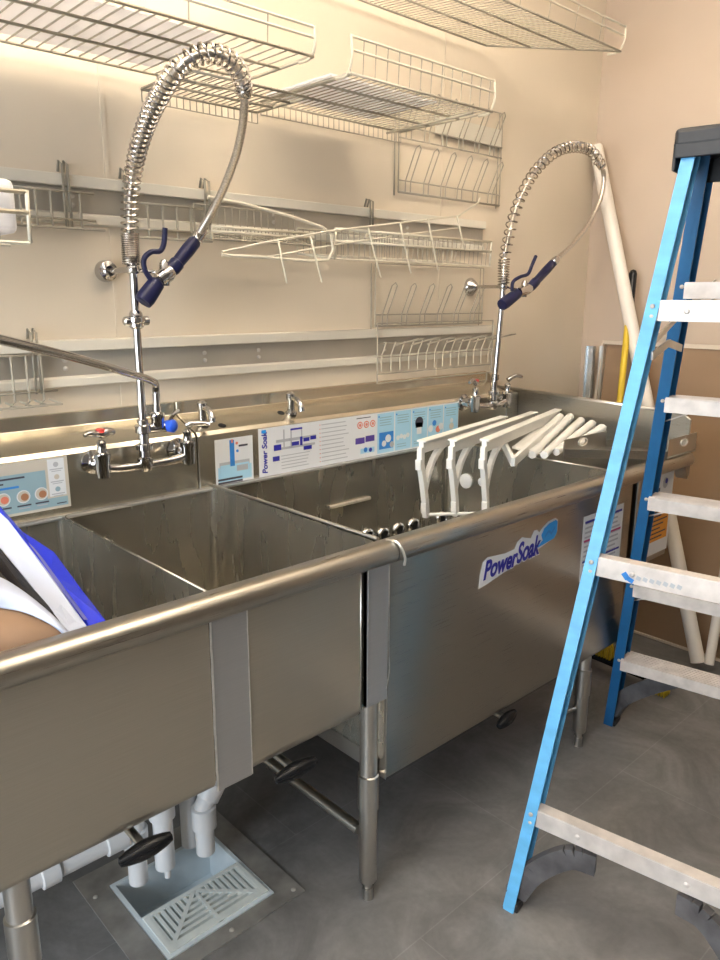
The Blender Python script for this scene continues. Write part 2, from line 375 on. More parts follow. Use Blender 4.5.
# middle baskets hanging from the upper rail
def basket(label, x0, x1, yb, yf, zb, zf, lip, m='wire_w', nx=.022, group='wire baskets on the upper rail', skew=0):
    t = thing('wire_basket', label, 'basket', ((x0+x1)/2, yb, zb), group)
    f = MB()
    f.tube([(x0, yb, zb), (x0-skew, yf, zf), (x1-skew, yf, zf), (x1, yb, zb), (x0, yb, zb)], .0032, 6)
    f.tube([(x0, yb, zb+.07), (x1, yb, zb+.07)], .0026, 6).tube([(x0, yb, zb), (x0, yb, zb+.07)], .0026, 6).tube([(x1, yb, zb), (x1, yb, zb+.07)], .0026, 6)
    for k in (.33, .66): f.tube([(x0-skew*k, yb+(yf-yb)*k, zb+(zf-zb)*k-.003), (x1-skew*k, yb+(yf-yb)*k, zb+(zf-zb)*k-.003)], .0028, 6)
    f.build('frame', m, t)
    l = MB()
    for k in (.6, 1): l.tube([(x0-skew, yf-.004, zf+lip*k), (x1-skew, yf-.004, zf+lip*k)], .0042, 6)
    for x in (x0-skew, x1-skew): l.tube([(x, yf, zf), (x, yf-.005, zf+lip+.003)], .0036, 6)
    l.build('front_lip', 'wire_w', t)
    g = MB(); n = int((x1-x0)/nx)
    for i in range(n+1):
        x = x0+(x1-x0)*i/n
        g.tube([(x, yb, zb+.07), (x, yb, zb), (x-skew, yf, zf), (x-skew, yf-.004, zf+lip)], .0015, 5)
    g.build('grid_wires', 'wire', t)
    return t
basket('shallow wire basket with bright front lip, over the lower peg rack', .36, 1.045, -.04, -.205, 1.515, 1.495, .078)
basket('plain wire basket left of the bright lipped basket, behind the left spray hose', .03, .36, -.03, -.11, 1.555, 1.535, .03, m='wire')
basket('wire basket at the left end holding a white folded cloth', -1.3, -.527, -.10, -.40, 1.495, 1.483, .085, nx=.05)
tag(MB().box((-1.25, -.390, 1.4985), (-.540, -.13, 1.590)).build('folded_cloth', 'paper', bevel=.012, seg=3), 'white folded cloth lying in the wire basket at the left end', 'cloth')
# loose slanted wire frame lying across the baskets
t = thing('loose_wire_frame', 'bent loose wire frame lying slanted across the hanging wire baskets', 'wire frame', at(280, 240, y=-.20))
Y = -.22
fr = [at(a, b, y=c) for a, b, c in ((208, 197, -.20), (240, 203, -.2), (290, 216, -.21), (322, 227, -.22), (331, 234, -.22), (333, 250, -.22), (328, 260, -.22), (310, 261, -.22), (260, 257, -.21), (222, 255, -.20))]
MB().tube(fr, .0040, 8).build('end_loop', 'wire_w', t)
MB().tube([at(222, 252, y=-.19), at(262, 243, y=-.2), at(330, 231, y=-.225), at(458, 216, y=-.20)], .0032, 6).tube([at(262, 258, y=-.19), at(345, 243, y=-.215), at(458, 228, y=-.19)], .0032, 6).build('side_rods', 'wire_w', t)
for (a, b), (c, d) in (((278, 239), (287, 283)), ((310, 234), (322, 282)), ((368, 227), (381, 277)), ((400, 223), (411, 273)), ((428, 219), (438, 270)), ((457, 216), (465, 250))):
    MB().tube([at(a, b, y=-.215), at((a+c)/2, (b+d)/2+1, y=-.235), at(c, d, y=-.225)], .0026, 6).build('cross_rod', 'wire_w', t)
MB().tube([at(457, 217, y=-.2), at(478, 203, y=-.1), at(480, 198, y=-.09)], .0032, 6).build('hooked_end', 'wire_w', t)
# small hanging racks on rails, left side
def hang_rack(label, px, yy, zt, zb, n, sp, foot):
    t = thing('hanging_hook_rack', label, 'rack', (px+n*sp/2, 0, zb), 'small hanging hook racks')
    f = MB()
    f.tube([(px-.02, -.03, zt), (px+n*sp, -.03, zt)], .003, 6).tube([(px-.02, -.03, zb+.02), (px+n*sp, -.03, zb+.02)], .003, 6)
    f.build('cross_rods', 'wire', t)
    for i in range(n):
        x = px+sp*i; MB().tube([(x, -.03, zt), (x, -.03, zb), (x-.03, -foot, zb-.006), (x+.02, -foot-.004, zb-.006), (x+.012, -.03, zb)], .0028, 6).build('hook', 'wire', t)
    return t
hang_rack('small hanging hook rack on the upper rail, left of the left spray riser', -.44, 0, 1.625, 1.545, 6, .034, .10)
hang_rack('small hanging hook rack on the upper rail, behind the left spray riser', -.14, 0, 1.615, 1.535, 5, .04, .09)
hang_rack('small hanging hook rack on the lower rail at the left end', -.56, 0, 1.26, 1.155, 6, .033, .08)
# strap hooks over the rails
def strap_hook(label, x, zt, L, m='wire_d'):
    t = MB()
    for dx in (-.006, .006): t.tube([(x+dx, -.004, zt+.006), (x+dx, -.012, zt+.028), (x+dx, -.030, zt+.02), (x+dx, -.030, zt-L)], .003, 6)
    o = t.build('rail_hook', m); return tag(o, label, 'hook', 'double wire hooks over the rails')
strap_hook('double wire rail hook on the upper rail at far left, by the folded cloth', -.30, 1.664, .12)
strap_hook('double wire rail hook on the upper rail just left of the left spring hose', -.150, 1.664, .12)
strap_hook('double wire rail hook on the upper rail just right of the left spray handle', .072, 1.664, .10)
strap_hook('double wire rail hook on the upper rail above the lower peg rack', .665, 1.664, .05)
strap_hook('double wire rail hook on the lower rail at the far left', -.405, 1.290, .12)

# ================================================================== SINKS
YF, YS, ZR = -.77, -.116, .90
def roll(x0, x1, name, parent, yo=0, zo=0):
    pr = [(x0, YF+yo+.012, ZR+zo-.012), (x0, YF+yo+.010, ZR+zo+.0)]
    for k in range(13):
        a = radians(80+k*(195/12)); pr.append((x0, YF+yo-.018+.0235*cos(a), ZR+zo-.019+.0235*sin(a)))
    pr.append((x0, YF+yo-.012, ZR+zo-.043)); pr.append((x0, YF+yo+.0, ZR+zo-.03))
    return MB().prism(pr, (x1-x0, 0, 0), 0, True).build(name, 'steel', parent)
def splash(x0, x1, parent, ztop=1.118):
    pr = [(x0, -.001, ztop), (x0, -.012, ztop), (x0, -.012, 1.083), (x0, -.108, 1.046), (x0, -.116, 1.036), (x0, -.116, .888), (x0, -.127, .882), (x0, -.127, .876), (x0, -.001, .876)]
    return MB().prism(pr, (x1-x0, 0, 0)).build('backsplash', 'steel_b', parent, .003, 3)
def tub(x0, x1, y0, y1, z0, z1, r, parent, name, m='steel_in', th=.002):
    bm = bmesh.new(); bmesh.ops.create_cube(bm, size=1)
    for v in bm.verts: v.co = V((x0 if v.co.x < 0 else x1, y0 if v.co.y < 0 else y1, z0 if v.co.z < 0 else z1))
    top = [f for f in bm.faces if all(v.co.z > z1-.001 for v in f.verts)]
    te = set(e for f in top for e in f.edges)
    bmesh.ops.delete(bm, geom=top, context='FACES_ONLY')
    es = [e for e in bm.edges if e not in te]
    bmesh.ops.bevel(bm, geom=es, offset=r, segments=4, affect='EDGES', profile=.5)
    bmesh.ops.recalc_face_normals(bm, faces=bm.faces)
    me = bpy.data.meshes.new(name); bm.to_mesh(me); bm.free(); me.materials.append(M[m])
    for p in me.polygons: p.use_smooth = True
    o = bpy.data.objects.new(name, me); COL.objects.link(o); o.parent = parent; o.matrix_parent_inverse = Matrix.Translation(-V(parent.location))
    s = o.modifiers.new('thick', 'SOLIDIFY'); s.thickness = th; s.offset = 1
    e = o.modifiers.new('es', 'EDGE_SPLIT'); e.split_angle = radians(50)
    return o
def leg(x, y, ztop, parent, zsl=.42, rb=.0):
    g = MB(); g.lathe((x, y, 0), (0, 0, 1), [(0, .013), (.03, .013), (.031, .010), (.05, .010), (.05, .019), (.055, .0215), (zsl-.09, .0215), (zsl-.088, .0245), (zsl, .0245), (zsl+.002, .021), (zsl+.004, .0205), (ztop, .0205)], 24)
    o = g.build('leg', 'steel_d', parent); return o
def drain_handle(x, y, z, parent, dirx=(1, 0, .06), L=.078):
    h = MB(); d = V(dirx).normalized(); c = V((x, y, z))
    prof = [(-L, .002), (-L*.96, .008), (-L*.7, .012), (-L*.3, .0155), (0, .0165), (L*.3, .0155), (L*.7, .012), (L*.96, .008), (L, .002)]
    h.lathe(c, d, prof, 14)
    o = h.build('drain_handle', 'black', parent)
    MB().tube([(x, y+.012, z), (x, y+.30, z+.012)], .008, 10).build('stem', 'steel_d', o)
    return o
# ---- left: compartment sink
XR = .0
S1 = thing('compartment_sink', 'brushed stainless compartment sink at left with two visible bowls and wall faucet', 'sink', (-.45, -.4, 0))
splash(-1.75, -.046, S1)
roll(-1.75, .004, 'roll_rim', S1)
tub(-.80, -.4165, -.762, -.128, .52, .897, .02, S1, 'bowl')
tub(-.4135, -.012, -.762, -.128, .52, .897, .02, S1, 'bowl')
# drainboard to the left of the bowls
MB().box((-1.75, -.762, .884), (-.803, -.128, .888)).build('drainboard', 'steel', S1)
# front skin and recessed slot at its right end
def skin(x0, x1, y, z0, z1, r=.03, yb=-.72):
    pr = [(x0, y, z1)]
    for k in range(7): a = radians(180+k*15); pr.append((x0, y+r+r*cos(a), z0+r+r*sin(a)))
    pr += [(x0, yb, z0), (x0, yb, z0+.003)]
    for k in range(7): a = radians(270-k*15); pr.append((x0, y+r+(r-.003)*cos(a), z0+r+(r-.003)*sin(a)))
    pr.append((x0, y+.003, z1))
    return MB().prism(pr, (x1-x0, 0, 0), 0, True)
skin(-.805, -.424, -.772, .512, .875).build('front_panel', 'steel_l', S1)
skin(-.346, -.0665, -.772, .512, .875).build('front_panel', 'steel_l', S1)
MB().box((-.805, -.745, .512), (-.802, -.12, .88)).build('side_panel', 'steel', S1)
MB().box((-.80, -.74, .512), (-.0665, -.12, .515)).build('underside', 'steel', S1)
MB().box((-.420, -.7735, .514), (-.346, -.7665, .872)).build('joint_strip', 'steel_s', S1, .001)
w_ = MB(); 
pts = [(-.4215, -.7735, .516+.355*k/24+random.uniform(-.001, .001)) for k in range(25)]
w_.tube([(p[0]+random.uniform(-.0006, .0006), p[1], p[2]) for p in pts], .0022, 6)
pts = [(-.3455+random.uniform(-.0005, .0005), -.773, .516+.355*k/24) for k in range(25)]
w_.build('weld_bead', 'weld', S1)
MB().tube(pts, .0015, 6).build('weld_bead', 'weld', S1); MB().tube([(-.0668, -.773, .514), (-.0668, -.773, .87)], .0014, 6).build('weld_bead', 'weld', S1)
MB().box((-.0655, -.755, .514), (-.05, -.745, .872)).build('slot_back', 'dark', S1)  # slot back coloured near-black as its shade
# corner channel with leg at the seam
MB().box((-.0495, -.7745, .535), (.012, -.745, .874)).box((-.0495, -.7765, .535), (-.046, -.745, .872)).build('corner_channel', 'steel_s', S1, .002)
leg(-.006, -.735, .54, S1, .335)
leg(-.016, -.12, .6, S1, .335); leg(-.765, -.735, .52, S1, .44); leg(-.765, -.12, .6, S1, .44); leg(-1.68, -.70, .884, S1, .335); leg(-1.68, -.12, .884, S1, .335)
MB().tube([(-.016, -.715, .182), (-.016, -.14, .182)], .0135, 12).build('cross_brace', 'steel_d', S1)
for q_ in (at(146, 849, z=.488), at(296, 770, z=.486)):
    drain_handle(q_.x, q_.y, q_.z, S1, (1, -.12, .10), .047)
# divider edge
MB().tube([(-.415, -.755, .8965), (-.415, -.139, .8935)], .002, 8).build('divider_edge', 'steel', S1)
MB().box((-.802, -.138, .889), (-.008, -.116, .8965)).build('rear_rim', 'steel_s', S1, .003)
# ---- right: power soak sink
S2 = thing('soaking_sink', 'brushed stainless power wash sink in the middle with long blue and white banner label', 'sink', (.7, -.4, 0))
splash(-.042, 1.305, S2)
o = roll(.006, 1.385, 'roll_rim', S2)
TX = .955
tub(.004, TX, -.762, -.128, .37, .897, .02, S2, 'soak_tub')
skin(.0175, 1.06, -.770, .325, .875, .012, -.745).build('front_panel', 'steel', S2)
MB().box((.0150, -.7685, .327), (.0174, -.13, .86)).build('side_panel', 'steel_d', S2)
MB().box((1.057, -.752, .335), (1.06, -.13, .86)).build('side_panel', 'steel', S2)
MB().box((.0175, -.745, .329), (1.057, -.13, .332)).build('underside', 'steel', S2)
MB().box((TX+.003, -.758, .886), (1.38, -.128, .890)).build('drainboard', 'steel', S2)
MB().box((.006, -.138, .889), (1.37, -.116, .8965)).build('rear_rim', 'steel_s', S2, .003)
# rim over the seam
MB().tube([(0., -.752, .9), (0., -.4, .899), (0., -.118, .897)], .0045, 8).build('seam_cap', 'steel_d', S2)
MB().tube([(TX, -.752, .899), (TX, -.132, .899)], .003, 8).build('divider_edge', 'steel', S2)
# silicone bead on the front between the sinks
sb = smoothpath([(.004, -.826, .86), (.0075, -.825, .875), (.006, -.815, .895), (.004, -.80, .905), (.002, -.775, .903)], 4)
MB().tube(sb, .003, 6).build('sealant_bead', 'weld', S2)
sb = smoothpath([(.014, -.7745, .868), (.013, -.7745, .80), (.014, -.7745, .70), (.015, -.7745, .64), (.018, -.7735, .60), (.013, -.7735, .575), (.008, -.7735, .56)], 5)
MB().tube(sb, .0013, 6).build('sealant_bead', 'weld', S2)
# right side splash
pr = [(1.372, -.018, 1.052), (1.372, -.77, 1.025), (1.372, -.79, 1.012), (1.372, -.79, .886), (1.372, -.018, .886)]
MB().prism(pr, (.010, 0, 0)).build('side_splash', 'steel', S2, .003)
MB().tube([(1.378, -.01, 1.052), (1.378, -.77, 1.026)], .007, 8).build('side_splash_lip', 'steel_d', S2)
MB().prism([(1.305, -.002, 1.116), (1.325, -.002, 1.10), (1.345, -.002, 1.06), (1.372, -.002, 1.05), (1.372, -.002, .88), (1.305, -.002, .88)], (0, -.014, 0)).build('splash_return', 'steel', S2)
MB().box((1.30, -.118, .888), (1.372, -.016, 1.04)).build('splash_return', 'steel', S2, .004)
MB().prism([(1.352, -.80, .86), (1.382, -.80, .86), (1.382, -.80, .83), (1.374, -.80, .815)], (0, .04, 0)).build('end_bracket', 'steel', S2)
leg(.920, -.735, .329, S2, .27); leg(.953, -.15, .336, S2, .27); leg(1.34, -.15, .886, S2, .27)
MB().tube([(.35, -.735+.02, .175), (.35, -.2, .175)], .001, 6)
MB().tube([(.935, -.735, .135), (.80, -.70, .135)], .007, 8).build('drain_lever', 'steel_d', S2)
q_ = at(507, 719, z=.300)
drain_handle(q_.x, q_.y, q_.z, S2, (1, .1, .10), .042)
# interior fittings
for px, py in ((367, 536), (382.5, 535), (398, 530), (413, 525.5), (441, 518)):
    c = at(px, py, y=-.130)
    n_ = MB().lathe((c.x, -.129, c.z), (0, -1, 0), [(0, .028), (.006, .028), (.012, .024), (.014, .018), (.006, .015), (.004, .014)], 20).build('jet_nozzle', 'chrome', S2)
    MB().lathe((c.x, -.134, c.z), (0, -1, 0), [(0, .0145), (.003, .0145)], 16).build('jet_opening', 'dark', n_)  # flat near-black disc painted as the shade in the nozzle
a = at(330, 508, y=-.14); b = at(371, 497, y=-.14)
MB().tube([(a.x, -.135, a.z), (b.x, -.135, a.z)], .006, 10).build('guide_bar', 'weld', S2)
for px, py, r in ((466, 481, .026), (482, 482, .015)):
    c = at(px, py, x=TX-.004)
    MB().lathe((TX-.0015, c.y, c.z), (-1, 0, 0), [(0, r), (.006, r), (.008, r*.8), (.010, r*.3)], 22).build('suction_cap', 'white', S2)['label'] = 'round white plug on the end wall of the tub'
# spigots and holes in the splash ledge
def ledge_z(y): return 1.083-(1.083-1.046)*(-y-.012)/.096
for px, py in ((203, 424), (291, 411)):
    c = at(px, py, y=-.075); x = c.x; y = c.y; z = ledge_z(y)
    g = MB().lathe((x, y, z-.002), (0, 0, 1), [(0, .017), (.006, .017), (.012, .011), (.04, .011), (.045, .013), (.06, .013), (.066, .006)], 16)
    g.tube(smoothpath([(x, y, z+.045), (x-.002, y-.03, z+.045), (x-.003, y-.05, z+.03), (x-.003, y-.055, z+.012)], 5), [.008]*6+[.0085]*6+[.0095]*3+[.010], 12)
    g.build('spigot', 'chrome', S2)
for px, py in ((222, 422), (281, 413)):
    c = at(px, py, z=1.062)
    n = V((0, -.037, .096)).normalized()
    MB().lathe((c.x, c.y, ledge_z(c.y)+.0004), n, [(0, .011), (.0006, .011)], 16).build('tap_hole', 'dark', S2)  # flat near-black disc on the ledge as the shade of a hole
# ------------------------------------------------------------------ stickers and labels
LM = ['lbl_w', 'lbl_lb', 'lbl_b', 'lbl_navy', 'lbl_k', 'lbl_gry', 'lbl_r', 'lbl_grb', 'lbl_tan', 'lbl_brn', 'lbl_or', 'lbl_mag', 'lbl_sky', 'lbl_pur', 'yellow']
LI = {n: i for i, n in enumerate(LM)}
class Label(MB):
    def __init__(s, x0, z0, W, H, y, bg='lbl_w'):
        super().__init__(); s.x0, s.z0, s.W, s.H, s.y = x0, z0, W, H, y; s.k = 0
        s.box((x0, y, z0), (x0+W, y-.0006, z0+H), LI[bg])
    def r(s, u0, v0, u1, v1, m, lay=1):      # rectangle in 0..1 label coordinates (v up)
        s.box((s.x0+u0*s.W, s.y-.0006, s.z0+v0*s.H), (s.x0+u1*s.W, s.y-.0006-.00025*lay, s.z0+v1*s.H), LI[m]); return s
    def disc(s, u, v, rad, m, lay=2):
        s.lathe((s.x0+u*s.W, s.y-.0006, s.z0+v*s.H), (0, -1, 0), [(0, rad), (.00025*lay, rad)], 18, LI[m]); return s
    def lines(s, u0, u1, v0, v1, n, m, lay=2, t=.35):
        random.seed(n)
        for i in range(n):
            v = v1-(v1-v0)*(i+.5)/n; h = (v1-v0)/n*t/2; s.r(u0, v-h, u1-(u1-u0)*random.uniform(0, .3), v+h, m, lay)
        return s
# temperature label
L = Label(.008, .886, .122, .134, -.1165)
L.r(.06, .12, .95, .42, 'lbl_lb').r(.10, .30, .90, .52, 'lbl_gry', 1).r(.12, .22, .88, .46, 'lbl_lb', 2).r(.38, .42, .50, .96, 'lbl_b', 3).r(.42, .9, .47, .97, 'lbl_r', 4)
L.disc(.57, .88, .004, 'lbl_r', 4).disc(.58, .72, .004, 'lbl_b', 4).r(.62, .80, .86, .84, 'lbl_k', 2)
L.lines(.05, .95, .06, .20, 2, 'lbl_k', 3, .6).r(.55, .30, .85, .42, 'lbl_gry', 3)
L.build('temperature_label', LM, S2)['label'] = 'small white label showing a blue thermometer over a tub'
# long banner
bx, bw = .150, .866
L = Label(bx, .896, bw, .138, -.1165)
for i in range(5):
    u0 = .535+i*.0935; L.r(u0, .03, u0+.088, .97, 'lbl_lb')
    L.lines(u0+.012, u0+.078, .66, .90, 4, 'lbl_grb', 2, .3)
    L.disc(u0+.008, .90, .003, 'lbl_b', 3)
L.r(.545, .12, .62, .52, 'lbl_b', 2).disc(.57, .25, .010, 'lbl_w', 3).disc(.592, .36, .013, 'lbl_w', 4).disc(.612, .2, .010, 'lbl_gry', 3)
for k in range(4): L.disc(.645+k*.018, .33+.03*(k % 2), .008, 'lbl_w', 3)
L.lines(.64, .71, .08, .20, 2, 'lbl_grb', 2, .25)
L.disc(.763, .62, .020, 'lbl_k', 3).r(.743, .50, .783, .62, 'lbl_k', 3).r(.750, .34, .776, .50, 'lbl_w', 4).lines(.735, .79, .08, .20, 2, 'lbl_grb', 2, .25)
L.disc(.83, .42, .012, 'lbl_w', 3).disc(.852, .55, .010, 'lbl_b', 3).disc(.875, .38, .012, 'lbl_r', 3).disc(.892, .44, .012, 'lbl_w', 4).lines(.825, .89, .08, .18, 2, 'lbl_grb', 2, .25)
L.disc(.957, .40, .012, 'lbl_tan', 3).disc(.957, .55, .008, 'lbl_w', 4).lines(.925, .98, .08, .18, 2, 'lbl_grb', 2, .25)
for k in range(3):
    L.disc(.447+k*.032, .77, .0115, 'lbl_r', 2).disc(.447+k*.032, .77, .008, 'lbl_w', 3).disc(.447+k*.032, .77, .005, 'lbl_r', 4)
L.r(.43, .92, .50, .94, 'lbl_k', 2)
L.r(.425, .34, .47, .48, 'lbl_pur', 2).r(.475, .36, .52, .50, 'lbl_pur', 2).r(.45, .10, .52, .22, 'lbl_lb', 2).disc(.475, .18, .008, 'lbl_b', 3).disc(.50, .16, .007, 'lbl_navy', 3)
L.lines(.265, .40, .05, .95, 10, 'lbl_gry', 2, .22)
for k in range(10): L.disc(.258, .905-.09*k, .0016, 'lbl_r', 3)
L.lines(.09, .24, .06, .40, 5, 'lbl_gry', 2, .25)
# pipe diagram
L.r(.07, .66, .24, .72, 'lbl_gry', 2).r(.085, .50, .235, .55, 'lbl_gry', 2).r(.10, .55, .105, .92, 'lbl_gry', 2).r(.13, .5, .135, .9, 'lbl_gry', 2).r(.175, .5, .18, .9, 'lbl_gry', 2).r(.13, .88, .18, .92, 'lbl_navy', 3)
for a, b, c, d in ((.06, .50, .09, .62), (.055, .28, .082, .38), (.135, .55, .165, .63), (.185, .60, .21, .68), (.215, .62, .24, .70), (.185, .42, .22, .50), (.17, .53, .18, .72)): L.r(a, b, c, d, 'lbl_navy', 4)
L.text('Power Soak', (bx+.028, -.1172, .903), (0, 0, 1), (-1, 0, 0), .0245, LI['lbl_navy'], .15, .0007)
L.r(.012, .90, .030, .965, 'lbl_sky', 3)
L.build('banner_label', LM, S2)['label'] = 'long banner label, white at left with pipe diagram, pale blue panels at right'
# hand care label on the left sink
L = Label(-.79, .913, .402, .121, -.1165, 'lbl_tan')
L.r(.02, .05, .87, .78, 'lbl_grb').r(.87, .05, .985, .22, 'lbl_grb').r(.885, .25, .98, .97, 'lbl_w')
L.r(.50, .88, .625, .92, 'lbl_brn', 2).r(.50, .82, .60, .845, 'lbl_gry', 2)
L.r(.40, .69, .755, .725, 'lbl_k', 2).r(.40, .61, .64, .64, 'lbl_k', 2).r(.40, .52, .72, .56, 'lbl_b', 2)
for k, (u, c2) in enumerate(((.632, 'lbl_r'), (.739, 'lbl_brn'), (.838, 'lbl_brn'))):
    L.disc(u, .34, .0150, 'lbl_w', 2).disc(u, .34, .0128, 'lbl_tan', 3).disc(u+.006, .33, .0085, c2, 4)
    L.r(u-.038, .155, u+.038, .185, 'lbl_k', 2).r(u-.030, .11, u+.030, .13, 'lbl_gry', 2)
L.disc(.42, .34, .0150, 'lbl_w', 2).disc(.525, .34, .0150, 'lbl_w', 2)
for k in range(3):
    v = .86-.24*k; L.disc(.932, v, .006, ('lbl_gry', 'lbl_tan', 'lbl_grb')[k], 3).r(.895, v-.10, .97, v-.08, 'lbl_gry', 3).r(.905, v-.135, .96, v-.12, 'lbl_gry', 3)
L.r(.92, .09, .975, .11, 'lbl_k', 3)
L.build('care_label', LM, S1)['label'] = 'grey blue instruction label with three round pictures'
# front logo: white outlined lettering with blue wave
a = at(480, 571, y=-.7705); b = at(556, 539, y=-.7705)
W_ = b.x-a.x; g = MB()
lx, lz = .325, .722; Lw = .345
def sh(u, v, d=0): return (lx+u, -.7705-d, lz+v+u*.05)
plate = [(0, -.012), (.002, .020), (.012, .052), (.03, .060), (.10, .050), (.14, .050), (.150, .066), (.17, .074), (.19, .066), (.21, .060), (.222, .078), (.236, .076), (.246, .066), (.262, .076), (.285, .086), (.318, .088), (.332, .080), (.332, .048), (.315, .032), (.20, .012), (.10, .0), (.03, -.010)]
g.prism([sh(u, v-.004) for u, v in plate], (0, -.0006, 0), LI['lbl_w'])
for bo, yy, mm in ((.0052, -.7716, 'lbl_w'), (.0018, -.7726, 'lbl_navy')):
    g.text('Power', (lx+.013, yy, lz+.003), (1, 0, .05), (0, 0, 1), .066, LI[mm], .28, bo, xs=.76)
    g.text('Soak', (lx+.148, yy, lz+.013), (1, 0, .05), (0, 0, 1), .074, LI[mm], .28, bo, xs=.68)
wv = [(.236, .026), (.262, .040), (.254, .056), (.266, .072), (.288, .080), (.318, .082), (.326, .076), (.326, .046), (.314, .032)]
g.prism([sh(u, v-.003, .002) for u, v in wv], (0, -.0011, 0), LI['lbl_sky'])
g.prism([sh(u, v, .0031) for u, v in ((.27, .048), (.285, .060), (.30, .050), (.316, .062), (.316, .056), (.30, .043), (.285, .053), (.27, .042))], (0, -.0004, 0), LI['lbl_b'])
g.build('logo_sticker', LM, S2)['label'] = 'white and dark blue Power Soak sticker'
# instruction sheet at the right of the front panel
a = at(584, 516, y=-.7705); b = at(624, 502, y=-.7705); c = at(621, 551, y=-.7705)
L = Label(a.x, .60, b.x-a.x, .195, -.7705)
L.lines(.05, .46, .06, .92, 12, 'lbl_gry', 1, .4).lines(.52, .95, .06, .92, 12, 'lbl_gry', 1, .4).r(.04, .885, .96, .92, 'lbl_navy', 2).r(.04, .60, .96, .63, 'lbl_mag', 2).r(.04, .28, .96, .31, 'lbl_navy', 2)
L.build('instruction_sheet', LM, S2)['label'] = 'white instruction sheet with dark and magenta rules'
# control box under the drainboard
cb = MB().box((1.135, -.752, .545), (1.372, -.50, .856)).build('control_box', 'steel', S2, .004)
L = Label(1.17, .565, .205, .285, -.7525)
L.r(.03, .16, .94, .66, 'lbl_or').lines(.08, .9, .18, .64, 9, 'lbl_k', 2, .35).disc(.72, .84, .018, 'lbl_gry', 2).disc(.75, .86, .009, 'lbl_navy', 3).r(.1, .76, .55, .80, 'lbl_k', 2).r(.1, .85, .5, .88, 'lbl_gry', 2)
L.build('warning_label', LM, cb)['label'] = 'white and orange warning label'

